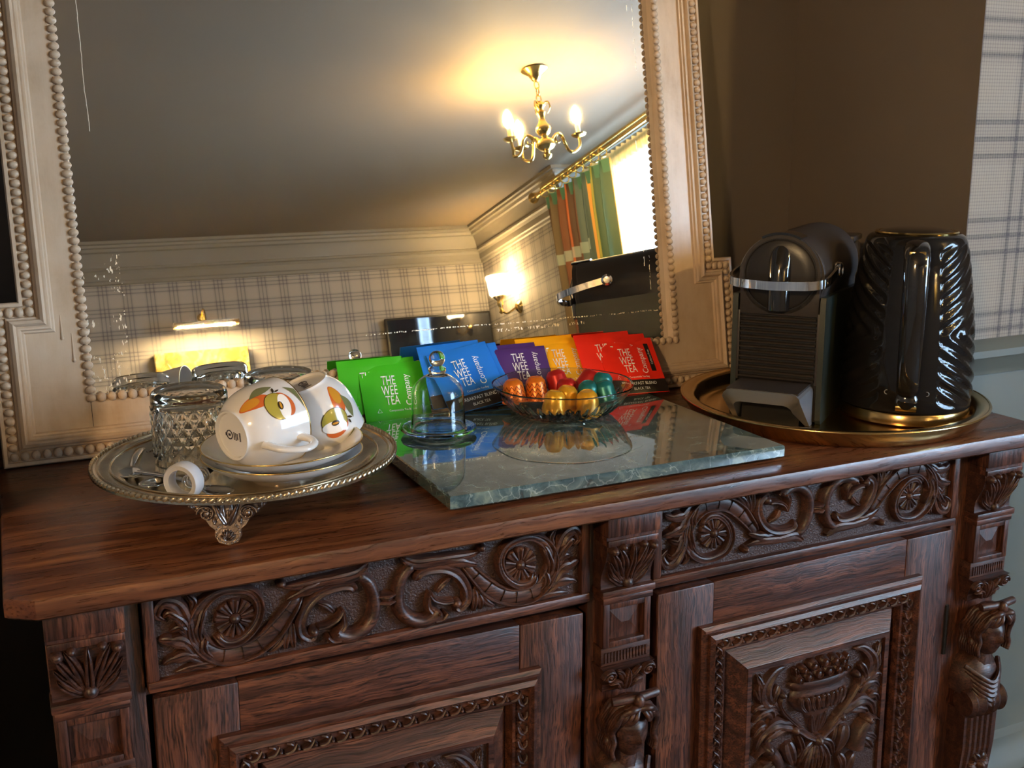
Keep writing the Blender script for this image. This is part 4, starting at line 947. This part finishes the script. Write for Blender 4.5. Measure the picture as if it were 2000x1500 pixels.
# teaspoons
def spoon(p, e, label, roll=0.):
    p = Vector(p); e = Vector(e); d = e - p; L = d.length
    s_ = thing('teaspoon', label, 'spoon', p, (0, 0, atan2(d.y, d.x)), 'teaspoons on the silver tray')
    R = Matrix.Rotation(roll, 4, 'X')
    def f_(u_, v_):
        a = 2 * pi * u_; rr = v_; x = .019 + .019 * rr * cos(a); w_ = .0125 * (1 + .25 * cos(a) * -1)
        return (x, w_ * rr * sin(a), -.004 * (1 - rr * rr) + .004)
    mb = MB(); mb.grid(f_, 24, 5, R, True); o = mb.build('bowl', M_steel, s_, 180); o.modifiers.new('s', 'SOLIDIFY').thickness = .001
    mb = MB(); mb.tube(cr([(.036, 0, .004), (.045, 0, .006), (L * .6, 0, .007), (L * .9, 0, .0045), (L, 0, .003)], 6), lambda q: .0025 + .0042 * q * q, 8, R, False, .4, (0, 0, 1)); mb.build('handle', M_steel, s_, 80)
spoon((-.416, .066, FZ - .001), (-.486, .176, FZ + .001), 'teaspoon with its bowl to the right of the white ring')
spoon((-.487, .122, FZ - .001), (-.444, .170, FZ + .002), 'teaspoon with its bowl at the front left of the silver tray')
spoon((-.4975, .158, FZ + .0), (-.474, .262, FZ + .0), 'teaspoon lying closest to the left edge of the silver tray')
# frosted ring with coil
rg_ = thing('bottle_stopper', 'frosted white ring with a coiled wire lying on the silver tray', 'stopper', (-.4555, .083, FZ - .002))
k_ = (CAM - Vector((-.4555, .083, .98))); ax_ = Vector((-k_.x, -k_.y, 0)).normalized(); ax_ = (Matrix.Rotation(-.55, 3, 'Z') @ ax_)
M = Matrix.Translation((0, 0, .0178)) @ frame_from(ax_)
mb = MB(); mb.lathe([(.0122, -.006), (.0165, -.007), (.0180, -.005), (.0180, .006), (.0165, .008), (.0125, .007), (.0118, 0), (.0122, -.006)], 48, M); mb.build('ring', pm('frosted_plastic', (.66, .64, .64), .45, trans=.35, ior=1.3), rg_, 60)
mb = MB(); mb.tube([((.0065 + .0015 * sin(q * .05)) * cos(q * .42), .0065 * sin(q * .42) - .004, .008 + .00035 * q) for q in range(90)], .0011, 6, M); mb.build('wire_coil', M_steel, rg_, 180)
mb = MB(); mb.tube(cr([(.002, -.006, .038), (.001, -.004, .062), (0, -.006, .09)], 6), lambda q: .0035 - .001 * q, 8, M); mb.build('shank', M_black, rg_, 180)

# ================================================================ marble slab
k = NT('green_marble'); v = k.coord(scale=(1, 1, 1)); n1 = k.noise(v, 26, 8, .65, 1.2)
vo = k.n('ShaderNodeTexVoronoi', feature='DISTANCE_TO_EDGE'); vo.inputs['Scale'].default_value = 34
mp = k.n('ShaderNodeVectorMath', operation='ADD'); k.l(v, mp.inputs[0]); nz = k.n('ShaderNodeTexNoise'); nz.inputs['Scale'].default_value = 22; nz.inputs['Detail'].default_value = 5; k.l(v, nz.inputs['Vector'])
sc_ = k.n('ShaderNodeVectorMath', operation='SCALE'); sc_.inputs['Scale'].default_value = .07; k.l(nz.outputs[1], sc_.inputs[0]); k.l(sc_.outputs[0], mp.inputs[1]); k.l(mp.outputs[0], vo.inputs['Vector'])
vein = k.math('MULTIPLY', k.math('SUBTRACT', .03, vo.outputs[0], clamp=True), 26, clamp=True)
base = k.ramp(n1, [(.3, hexc('22343a')), (.5, hexc('42585a')), (.68, hexc('78867a'))])
k.l(k.mix(k.math('MULTIPLY', vein, k.math('MULTIPLY_ADD', n1, 1.3, -.3, clamp=True)), base, hexc('c4d2cc')), k.b.inputs['Base Color'])
k.b.inputs['Roughness'].default_value = .05; k.b.inputs['Specular IOR Level'].default_value = .9; k.b.inputs['Coat Weight'].default_value = .9; k.b.inputs['Coat Roughness'].default_value = .02; k.b.inputs['Coat IOR'].default_value = 1.6
M_marble = k.m
sl = thing('marble_slab', 'polished green marble slab on the sideboard top', 'marble slab', (.003, .2, .92))
SL = [(-.2085, -.159), (.2105, -.159), (.2105, .160), (-.2085, .160)]
mb = MB(); mb.loops([[(q.x, q.y, z) for q in offset_loop(SL, d)] for d, z in ((.001, .0045), (0, .0055), (0, .017), (.0012, .0185))]); mb.build('slab', M_marble, sl, 30)
for x in (-.18, .18):
    for y in (-.13, .13): MB().lathe([(0, 0), (.009, 0), (.009, .0048), (0, .0048)], 16, Matrix.Translation((x, y, 0))).build('rubber_pad', M_black, sl)
SZ = .9387
# glass cloche and plate
CLX, CLY = -.127, .272
pt = thing('glass_plate', 'small clear glass plate under the cloche', 'plate', (CLX, CLY, SZ))
mb = MB(); mb.lathe([(0, 0), (.030, 0), (.034, .002), (.0445, .0045), (.0462, .0065), (.0455, .0085), (.043, .0085), (.035, .0065), (.0335, .0085), (.031, .0085), (.030, .006), (0, .0055)], 72); mb.build('dish', M_glass, pt, 50)
cl = thing('glass_cloche', 'clear glass bell cloche with a round knob', 'cloche', (CLX, CLY, SZ + .0092))
def dome_(a): return [(.0325 * cos(t) ** .62 if t < 1.5 else .0, .040 + .026 * sin(t)) for t in a]
outp = [(.0335, 0), (.0338, .002), (.0328, .005), (.0324, .020), (.0320, .038)] + [(.0320 * cos(t), .038 + .028 * sin(t)) for t in [radians(q) for q in (12, 24, 36, 48, 58, 66, 73)]] + [(.0095, .0662), (.0105, .0675), (.0110, .0700), (.0105, .0722), (.0072, .0735), (.0068, .0745)]
knob = [(.0098 * cos(t), .0832 + .0100 * sin(t)) for t in [radians(q) for q in range(-55, 91, 15)]]; knob[-1] = (0, .0934)
inn = [(0, .0635), (.008, .063)] + [(.0309 * cos(t), .0375 + .0272 * sin(t)) for t in [radians(q) for q in (72, 60, 48, 36, 24, 12, 0)]] + [(.0312, .020), (.0316, .003), (.0318, 0), (.0335, 0)]
mb = MB(); mb.lathe(outp + knob + inn, 72); mb.build('bell', M_glass, cl, 60, None, True)
# cut-glass bowl
BX, BY = .0535, .290
bw = thing('glass_bowl', 'cut-glass bowl filled with coloured coffee capsules', 'bowl', (BX, BY, SZ))
def flute(a, z, q):
    if q < .02: return 1.
    if z < .0008: return 1 + .05 * abs(sin(20 * a))
    if z < .027:
        g = z / .027; return 1 + .085 * max(0, abs(sin(20 * a)) - g) + .03 * max(0, abs(cos(20 * a)) - .55 - g) - .03 * (1 - g)
    return 1 + .012 * cos(7 * a) * min(1, (z - .024) / .012)
def flin(a, z, q): return 1.
po = [(q[0], q[1]) for q in cr([(.048, .0, 0), (.052, .001, 0), (.060, .005, 0), (.068, .0105, 0), (.0755, .0175, 0), (.0825, .026, 0), (.0885, .035, 0), (.0915, .0395, 0), (.0912, .0412, 0)], 5)]; po = [(0, .002), (.040, .002), (.044, 0)] + po
pi_ = [(.0893, .0405), (.0865, .0358), (.0800, .0265), (.0730, .0185), (.0650, .0120), (.0560, .0082), (.044, .0068), (0, .0066)]
mb = MB(); mb.lathe(po + pi_, 320, None, lambda a, z, q: flute(a, z, q) if (q, z) in po else (1 + .012 * cos(7 * a) * min(1, max(0, (z - .024) / .012)))); mb.build('fluted_dish', M_cut, bw, 30)
# coffee capsules
def foil(name, col, zig=None):
    k = NT(name); n_ = k.noise(k.coord(scale=(900, 900, 900)), 1, 3)
    k.l(k.mix(n_, tuple(x * .8 for x in col), tuple(min(1, x * 1.15) for x in col)), k.b.inputs['Base Color']); k.b.inputs['Metallic'].default_value = .35; k.b.inputs['Roughness'].default_value = .33; return k.m
F_or, F_rd, F_te, F_ye = foil('foil_orange', hexc('e0761c')), foil('foil_red', hexc('b3201c')), foil('foil_teal', hexc('1f7270')), foil('foil_yellow', hexc('dca022'))
M_zig = pm('foil_print_brown', hexc('7a3410'), .4, .4); M_lid = pm('foil_lid', (.7, .68, .66), .3, 1.)
cap = MB(); cap.lathe([(0, .0008), (.0135, .0008), (.0148, .0004), (.0152, .0012), (.0146, .0022), (.0132, .0024), (.0128, .0035), (.0112, .0195), (.0106, .0212), (.0075, .0248), (.0062, .0256), (.0058, .0250), (0, .0252)], 36); capm = cap.build('capsule_cup', F_or, None, 40); cap_me = capm.data; bpy.data.objects.remove(capm)
lid = MB(); lid.lathe([(0, 0), (.0143, 0), (.0143, .0007), (0, .0007)], 32); o = lid.build('l', M_lid); lid_me = o.data; bpy.data.objects.remove(o)
zz = MB()
def zf(a, z): r_ = .0128 + (.0112 - .0128) * (z - .0035) / .016 + .00018; return (r_ * cos(a), r_ * sin(a), z)
for zo in (.006, .0115, .017):
    n = 12
    for i in range(n):
        for (a0, zA, a1, zB) in ((i, zo - .002, i + .5, zo + .0025), (i + .5, zo + .0025, i + 1, zo - .002)):
            A0, A1 = 2 * pi * a0 / n, 2 * pi * a1 / n
            for q in range(3):
                s0, s1 = q / 3, (q + 1) / 3; e = .0007
                zz.add([zf(A0 + (A1 - A0) * s0, zA + (zB - zA) * s0 - e), zf(A0 + (A1 - A0) * s1, zA + (zB - zA) * s1 - e), zf(A0 + (A1 - A0) * s1, zA + (zB - zA) * s1 + e), zf(A0 + (A1 - A0) * s0, zA + (zB - zA) * s0 + e)], [(0, 1, 2, 3)])
o = zz.build('z', M_zig); zz_me = o.data; bpy.data.objects.remove(o)
me_col = {}
for nm, mt in (('orange', F_or), ('red', F_rd), ('teal', F_te), ('yellow', F_ye)):
    m_ = cap_me.copy(); m_.materials[0] = mt; me_col[nm] = m_
CS = 1.17; Zc = -.0256 * CS
CAPS = [('orange', 0.003, .327, .9815, .12, -.1, 'orange zigzag coffee capsule at the left end of the glass bowl'), ('orange', .034, .326, .9820, .05, .1, 'orange zigzag coffee capsule next to the red capsules'),
        ('red', .071, .330, .9870, .25, .25, 'red coffee capsule in front of the yellow tea sachets'), ('red', .098, .317, .9885, -.45, .3, 'red coffee capsule tilted at the back, nearest the red sachets'), ('red', .067, .302, .9805, .1, .1, 'red coffee capsule low in the middle of the bowl'),
        ('teal', .0875, .2835, .9800, -.2, .1, 'teal coffee capsule beside the low red capsule'), ('teal', .1145, .298, .9845, -.1, -.2, 'teal coffee capsule at the back right of the bowl'), ('teal', .1085, .269, .9805, -.1, -.25, 'teal coffee capsule at the far right of the bowl'),
        ('yellow', .0245, .2610, .9775, .1, -.05, 'yellow coffee capsule furthest left at the front of the bowl'), ('yellow', .049, .2740, .9785, -.1, .05, 'yellow coffee capsule in the middle of the yellow three'), ('yellow', .0665, .2465, .9770, .05, .1, 'yellow coffee capsule furthest right at the front of the bowl')]
for nm, x, y, dz, rx_, ry_, lb in CAPS:
    t = thing('coffee_capsule', lb, 'capsule', (x, y, Zc + dz), (rx_, ry_, random.random() * 6), 'coffee capsules in the glass bowl'); t.scale = (CS, CS, CS)
    link('cup', me_col[nm], t); link('foil_lid', lid_me, t)
    if nm == 'orange': link('zigzag_print', zz_me, t)

# ================================================================ tea sachets
def sachet_mat(name, col): return pm('sachet_' + name, col, .38, spec=.4, bumpn=(90, .12))
SC = {'green': hexc('3fae1c'), 'blue': hexc('2274d0'), 'purple': hexc('4c2d6e'), 'yellow': hexc('fab012'), 'red': hexc('f02c18')}
SM = {q: sachet_mat(q, c) for q, c in SC.items()}
M_txt = pm('sachet_white_print', (.85, .85, .84), .5); M_band = pm('sachet_dark_band', hexc('241a16'), .45)
SW, SH = .0445, .091
def sachet(colr, pos, lean, yaw, roll, label, text=True, band=None, tagtxt=None, w=SW, h=SH):
    # local: x right, y up the face, z out of the face; origin at bottom centre
    t = thing('tea_sachet', label, 'tea sachet', pos, (0, 0, 0), 'tea sachets leaning on the mirror')
    t.matrix_world = Matrix.Translation(pos) @ Matrix.Rotation(yaw, 4, 'Z') @ Matrix.Rotation(pi / 2 - lean, 4, 'X') @ Matrix.Rotation(roll, 4, 'Z')
    rs = random.Random(hash(label) % 999 if False else len(label))
    ph = rs.random() * 6
    def zf_(x, y):
        e = max(0, 1 - (abs(x) / w) ** 6) * max(0, 1 - (abs(y / h - .5) * 2) ** 8)
        wr = .0004 * sin(60 * x + 90 * y + ph) + .0003 * sin(140 * x - 50 * y + ph)
        cr_ = .0003 * sin(y * 2600) if y > h - .008 else 0
        return .0022 * e * (.75 + .25 * cos(2.2 * x / w)) + wr * e + cr_
    mb = MB()
    n1_, n2_ = 22, 40
    mb.grid(lambda a, v: (-w + 2 * w * a, h * v, .0006 + zf_(-w + 2 * w * a, h * v)), n1_, n2_)
    mb.grid(lambda a, v: (w - 2 * w * a, h * v, -.0006 - .5 * zf_(-w + 2 * w * a, h * v)), n1_, n2_)
    mb.loops([[(-w, 0, q), (w, 0, q), (w, h, q), (-w, h, q)] for q in (-.0007, .0007)], None, False, False)
    mb.build('pouch', SM[colr], t, 60)
    def lay(V, off=.0007): return [(x, y, .0006 + zf_(x, y) + off) for x, y, *_ in V]
    def put(mbx, s_, size, x, y, sx=1., rot=0., align='CENTER', off=.0007):
        V, F = text_geo(s_, size, align); ca, sa = cos(rot), sin(rot)
        mbx.add(lay([(x + vx * sx * ca - vy * sa, y + vx * sx * sa + vy * ca) for vx, vy, _ in V], off), F)
    if band:
        mb = MB(); mb.grid(lambda a, v: lay([(-w + 2 * w * a, .0005 + .0205 * v)], .0004)[0], n1_, 8); mb.build('dark_band', M_band, t, 180)
    if text:
        mb = MB(); cx_ = -.004; y0_ = .066
        for s_, yy in (('THE', 0), ('WEE', -.0135), ('TEA', -.027)): put(mb, s_ if s_ != 'TEA' else 'TEA', .0178, cx_ - .003 + (.002 if s_ == 'TEA' else 0), y0_ + yy, .60)
        put(mb, 'Company', .0125, .0175, .052, .88, pi / 2)
        put(mb, 'Compostable Tea Bag', .0038, .004, .0255, .95)
        mb.ridge([(-.028, .024), (-.025, .029), (-.022, .024), (-.028, .024)], .0003, .0001, lambda s_, t_, h_: lay([(s_, t_)])[0], 2, 0, 0, 0)
        if band:
            if isinstance(band, tuple): put(mb, band[0], .0068, .002, .0145, .9, 0, 'CENTER', .001); put(mb, band[1], .0056, .002, .0065, .9, 0, 'CENTER', .001)
        mb.build('lettering', M_txt, t, 180)
        if tagtxt:
            mb = MB(); mb.grid(lambda a, v: lay([(.0275 + .0075 * a, .034 + .046 * v)], .0005)[0], 2, 8); mb.build('dark_flash', M_band, t, 180)
            mb = MB(); put(mb, tagtxt, .0048, .0312, .057, .95, pi / 2, 'CENTER', .0011); mb.build('flash_lettering', M_txt, t, 180)
    return t
B2 = ('BREAKFAST BLEND', 'BLACK TEA')
TZ0 = .9205
# green (standing behind the slab), blue, purple, yellow, red
sachet('green', (-.1405, .372, TZ0), radians(29), .0, radians(-1), 'green tea sachet in front of its pile, lettering facing out', True, None)
sachet('green', (-.1475, .3785, TZ0 + .003), radians(27), .0, radians(1), 'green tea sachet second in its pile, peeking out on the left', True, B2)
sachet('green', (-.1655, .3835, TZ0 + .004), radians(24), .0, radians(0), 'green tea sachet at the back, showing only a top corner', True, B2)
sachet('blue', (-.036, .348, SZ + .0045), radians(38), -.02, radians(9), 'blue tea sachet in front of its pile, tilted beside the cloche', True, B2)
sachet('blue', (-.028, .3555, SZ + .002), radians(36), 0, radians(3), 'blue tea sachet second in its pile, edge showing on the right', True, B2)
sachet('blue', (-.055, .362, SZ + .005), radians(33), 0, radians(2), 'dark blue tea sachet at the back behind the cloche knob', True, B2)
sachet('purple', (.044, .357, SZ + .0), radians(34), 0, radians(-.5), 'purple tea sachet in front, between the blue and yellow piles', True, B2, None, .038, .082)
sachet('purple', (.033, .3625, SZ + .001), radians(34), 0, 0, 'purple tea sachet at the back, just its top edge showing', True, B2, None, .038, .086)
sachet('yellow', (.110, .3630, SZ + .0), radians(37), 0, radians(-1), 'yellow tea sachet in front, with a small dark label', True, B2, 'Caffeine Free')
sachet('yellow', (.090, .369, SZ + .001), radians(34), 0, radians(0), 'yellow tea sachet at the back, its top corner above the purple', True, B2)
sachet('red', (.2035, .338, SZ + .0), radians(43), -.03, radians(-2), 'red tea sachet in front at the right end of the row', True, B2, 'Caffeine Free')
sachet('red', (.197, .346, SZ + .002), radians(40), -.03, radians(-.5), 'red tea sachet second in its pile at the right end', True, B2)
sachet('red', (.176, .3545, SZ + .003), radians(36), 0, radians(0), 'dark red tea sachet at the back beside the yellow pile', True, B2)
# ================================================================ brass tray, coffee machine, kettle
M_gtray = NT('brushed_brass'); f = M_gtray.noise(M_gtray.coord(scale=(1, 1, 1)), 18, 4)
M_gtray.l(M_gtray.ramp(f, [(.3, (.56, .36, .14)), (.7, (.72, .50, .22))]), M_gtray.b.inputs['Base Color']); M_gtray.b.inputs['Metallic'].default_value = 1; M_gtray.b.inputs['Roughness'].default_value = .2; M_gtray = M_gtray.m
gt = thing('brass_tray', 'round brass tray under the coffee machine and kettle', 'tray', (.424, .205, .92))
R = .2025
mb = MB(); mb.lathe([(0, .0025), (.168, .0025), (.176, .004), (.181, .010), (.1835, .018), (.1875, .0215), (.199, .0235), (R, .0225), (R, .0195), (.1985, .0185), (.196, .010), (.191, .002), (.186, 0), (0, 0)], 120); mb.build('dish', M_gtray, gt, 40)
mb = MB(); mb.tube([(R * cos(2 * pi * i / 110), R * sin(2 * pi * i / 110), .0215) for i in range(110)], .0022, 8, None, True); mb.build('rolled_rim', M_gtray, gt, 180)
# coffee machine: local x right, y back, z up; origin at the foot of the front
PHI = .9234
cm = thing('coffee_machine', 'black capsule coffee machine with a chrome lever on the brass tray', 'coffee machine', (.3126, .1856, .9227), (0, 0, -PHI))
M_cbody = pm('coffee_black', (.034, .027, .024), .42, bumpn=(400, .05)); M_cside = pm('coffee_dark_green', (.018, .024, .019), .4, spec=.5); M_cgrey = pm('coffee_grey_metal', (.42, .42, .44), .36, .85, bumpn=(300, .03))
M_chrome = pm('chrome', (.82, .82, .84), .05, 1.); M_gloss = pm('gloss_black', (.010, .009, .009), .07, coat=1)
HW = .060
for sg in (-1, 1):
    pts = [(.004, 0), (.235, 0), (.242, .01), (.242, .150), (.236, .158), (.0, .166), (-.002, .160), (.0, .006)]
    x0, x1 = (-HW, -HW + .007) if sg < 0 else (HW - .007, HW)
    mb = MB(); mb.loops([[(x0 if q == 0 else x1, y, z) for y, z in pts] for q in (0, 1)]); mb.build('side_panel', M_cside, cm, 30)
mb = MB(); mb.box(-HW + .007, HW - .007, .004, .238, .002, .15, .002); mb.build('body', M_black, cm)
# barrel: rounded top running back
def barrel(rr, y0, y1, zc, n=28):
    lp = []
    for y, s_ in ((y0, .97), (y0 + .003, 1), (y1 - .02, 1), (y1 - .006, .97), (y1, .90)):
        L = [(rr * s_ * cos(a), y, zc + rr * s_ * sin(a)) for a in [radians(q) for q in range(-20, 201, 8)]] + [(-rr * .93 * s_, y, .150), (rr * .93 * s_, y, .150)]
        lp.append(L)
    return lp
mb = MB(); mb.loops(barrel(.0565, .006, .236, .188)); mb.build('barrel', M_cbody, cm, 35)
mb = MB(); mb.box(-.0515, .0515, -.001, .012, .140, .19, .002)
mb.lathe([(0, 0), (.0512, 0), (.0512, .014), (0, .014)], 56, Matrix.Translation((0, .013, .1925)) @ Matrix.Rotation(pi / 2, 4, 'X')); mb.build('front_head', M_cbody, cm, 40)
mb = MB(); mb.lathe([(.0455, 0), (.0472, 0), (.0472, .003), (.0455, .003), (.0455, 0)], 64, Matrix.Translation((0, .0005, .1925)) @ Matrix.Rotation(pi / 2, 4, 'X')); mb.build('seam_ring', M_black, cm)
mb = MB(); mb.lathe([(0, .0035), (.030, .0030), (.043, .0015), (.0452, 0), (0, -.002)], 64, Matrix.Translation((0, -.0012, .1925)) @ Matrix.Rotation(pi / 2, 4, 'X')); mb.build('round_face', pm('coffee_satin', (.020, .017, .016), .34), cm, 50)
# spout: rounded vertical half cylinder
mb = MB()
lp = []
for z, s_ in ((.148, 1.0), (.150, 1.0), (.20, 1.0), (.214, .96), (.222, .82), (.227, .58), (.230, .25)):
    lp.append([(.0145 * s_ * cos(a), -.003 - .0145 * s_ * sin(a) * (1.0 if z < .2 else max(.3, 1 - (z - .2) / .035)), z) for a in [radians(q) for q in range(0, 181, 12)]])
mb.loops(lp); mb.build('spout', M_gloss, cm, 50)
mb = MB(); mb.loops([[(rr * cos(a), y, .1925 + rr * sin(a)) for rr in (.0515, .0545) for a in ([radians(q) for q in range(62, 119, 4)] if rr < .052 else [radians(q) for q in range(118, 61, -4)])] for y in (-.003, .03)]); mb.build('top_catch', M_gloss, cm, 40)
# chrome lever
pv, pz = .062, .196
path = cr([(pv, .055, pz), (pv + .001, .02, pz - .004), (pv - .001, -.012, pz - .009), (.048, -.030, pz - .0115), (.022, -.036, pz - .0125), (0, -.037, pz - .013), (-.022, -.036, pz - .0125), (-.048, -.030, pz - .0115), (-pv + .001, -.012, pz - .009), (-pv - .001, .02, pz - .004), (-pv, .055, pz)], 7)
mb = MB(); mb.loops([[tuple(p + Vector(o_)) for o_ in ((nx * .0018, ny * .0018, .0055), (nx * .0022, ny * .0022, 0), (nx * .0018, ny * .0018, -.0055), (-nx * .0018, -ny * .0018, -.0055), (-nx * .0018, -ny * .0018, .0055))]
    for p, nx, ny in [(path[i], (path[min(i + 1, len(path) - 1)] - path[max(i - 1, 0)]).normalized().y * 1, -(path[min(i + 1, len(path) - 1)] - path[max(i - 1, 0)]).normalized().x) for i in range(len(path))]]); mb.build('lever', M_chrome, cm, 35)
for sg in (-1, 1):
    mb = MB(); mb.lathe([(0, 0), (.0095, 0), (.0105, .003), (.0095, .0075), (.006, .009), (.0055, .0075), (0, .0072)], 28, Matrix.Translation((sg * .0575, .058, pz)) @ Matrix.Rotation(sg * pi / 2, 4, 'Y')); mb.build('pivot', M_chrome, cm)
# slatted grille
mb = MB(); mb.box(-.0495, .0495, .0035, .0045, .054, .143); mb.build('grille_back', M_black, cm)
for i in range(13):
    z = .0575 + .0066 * i
    mb = MB(); mb.loops([[(x, y, z + dz) for y, dz in ((.004, -.0024), (-.0030, -.0012), (-.0034, .0), (-.0026, .0008), (.004, .0016))] for x in (-.0490, .0490)]); mb.build('slat', M_cbody, cm, 40)
for sg in (-1, 1):
    MB().box(sg * .0515 - .0018, sg * .0515 + .0018, -.0016, .006, .052, .145, .0008).build('grille_edge', M_cbody, cm)
# drip tray bracket
pts = []
wd, zt, zi = .0495, .0535, .0400
outl = [(-wd, .0)] + [(-wd, .0)] 
o_ = [(wd, 0), (wd, zt - .010)] + [(wd - .010 + .010 * cos(a), zt - .010 + .010 * sin(a)) for a in [radians(q) for q in (30, 60, 90)]] 
o_ = o_ + [(-x, z) for x, z in reversed(o_)]
i_ = [(wd - .006, 0), (wd - .012, zi - .014)] + [(wd - .022 + .010 * cos(a), zi - .012 + .010 * sin(a)) for a in [radians(q) for q in (30, 60, 90)]]
i_ = i_ + [(-x, z) for x, z in reversed(i_)]
yf = -.0714
def sk(x, z): return yf + (max(0, (zt - .012 - z)) / (zt - .012)) ** 1.4 * .060
mb = MB(); n = len(o_)
F0 = [(x, sk(x, z), z) for x, z in o_]; F1 = [(x, sk(x, z) + .001, z) for x, z in i_]; B0 = [(x, .002, z) for x, z in o_]; B1 = [(x, .002, z) for x, z in i_]
mb.loops([F0, F1, B1, B0, F0], None, False, False, False); mb.build('drip_bracket', M_cgrey, cm, 30)
mb = MB(); mb.box(-wd + .004, wd - .004, yf + .004, .002, zt - .003, zt + .0006); mb.build('drip_grid', M_cbody, cm)
mb = MB(); mb.box(-wd + .012, wd - .012, -.02, .004, .001, zi); mb.build('drip_cup', M_black, cm)
mb = MB(); mb.box(-.045, .045, .242, .30, .03, .215, .008); mb.build('water_tank', pm('smoky_tank', (.12, .12, .13), .12, trans=.5), cm)
mb = MB(); mb.box(-.046, .046, .24, .302, .215, .224, .003); mb.build('tank_lid', M_cbody, cm)
# kettle ---------------------------------------------------------------
M_kgloss = pm('kettle_gloss_black', (.010, .009, .009), .06, spec=.42)
KX, KY = .495, .1405
kt = thing('kettle', 'black twisted-rib electric kettle with a gold lid ring and base', 'kettle', (KX, KY, .9227))
ka = atan2(CAM.y - KY, CAM.x - KX) + .03          # handle faces the camera side
mb = MB(); mb.lathe([(0, 0), (.080, 0), (.0825, .002), (.0825, .0145), (.081, .0165), (0, .0165)], 80); mb.build('power_base', M_gtray, kt, 40)
BP = [(.0825, .0178), (.0832, .022), (.0832, .05), (.0822, .08), (.0795, .12), (.0750, .16), (.0700, .195), (.0655, .220), (.0628, .232), (.0595, .2385), (.0550, .2415)]
bpth = [(q[0], q[1]) for q in cr([(a, b_, 0) for a, b_ in BP], 10)]
def rib(a, z, q):
    if z < .024 or z > .232: return 1.
    d = abs((a - ka + pi) % (2 * pi) - pi)
    m_ = min(1, max(0, (d - .43) / .08)) * min(1, (z - .024) / .008) * min(1, (.232 - z) / .008)
    if m_ <= 0: return 1.
    ss = 1 if ((a - ka + pi) % (2 * pi) - pi) > 0 else -1
    zz_ = abs(z - .118)
    ph = d * 15 - zz_ * 340
    s_ = sin(ph); return 1 + m_ * .030 * (abs(s_) ** .8 * (1 if s_ > 0 else -1)) * .8 - m_ * .012
mb = MB(); mb.lathe([(0, .0175)] + bpth + [(.03, .2418), (0, .2418)], 300, None, rib); mb.build('body', M_kgloss, kt, 180)
mb = MB(); mb.lathe([(.047, .2405), (.0515, .2420), (.0522, .2435), (.0510, .2450), (.047, .2450), (.047, .2405)], 64); mb.build('lid_ring', M_brass, kt, 40)
mb = MB(); mb.lathe([(0, .2495), (.025, .2488), (.040, .2468), (.0472, .2440), (.0472, .2415), (0, .2415)], 64); mb.build('lid', M_gloss, kt, 50)
er = Vector((cos(ka), sin(ka), 0)); et = Vector((-sin(ka), cos(ka), 0))
hp = cr([er * q + Vector((0, 0, z)) for q, z in ((.058, .226), (.078, .230), (.096, .222), (.103, .20), (.105, .16), (.103, .11), (.099, .075), (.093, .055), (.084, .047))], 8)
mb = MB(); mb.tube(hp, lambda q: .0165 - .0035 * q, 16, None, False, .62, tuple(er)); mb.build('handle', M_gloss, kt, 80)
# flat facing strip behind the handle
mb = MB(); T4 = Matrix((et, Vector((0, 0, 1)), er)).transposed().to_4x4()
mb.box(-.010, .010, -.004, .004, 0, .010, .0015, Matrix.Translation(er * .0945 + Vector((0, 0, .2235))) @ T4); mb.build('gold_button', M_brass, kt)
mb = MB(); mb.box(-.013, .013, -.0035, .0035, -.002, .004, .001, Matrix.Translation(er * .0838 + Vector((0, 0, .0255))) @ T4); mb.build('gold_switch', M_brass, kt)
mb = MB(); mb.ell((0, 0, 0), .015, .016, .010, 20, 12, Matrix.Translation(er * .0800 + Vector((0, 0, .034))) @ T4); mb.build('switch_dome', M_gloss, kt, 180)
for sg in (-1, 1):
    mb = MB(); mb.tube([(.0028 * cos(q * pi / 8), .0028 * sin(q * pi / 8), 0) for q in range(16)], .0005, 5, Matrix.Translation(er * .0795 + et * (sg * .024) + Vector((0, 0, .045))) @ T4, True); mb.build('ring_mark', pm('mark_grey', (.3, .3, .32), .4), kt)
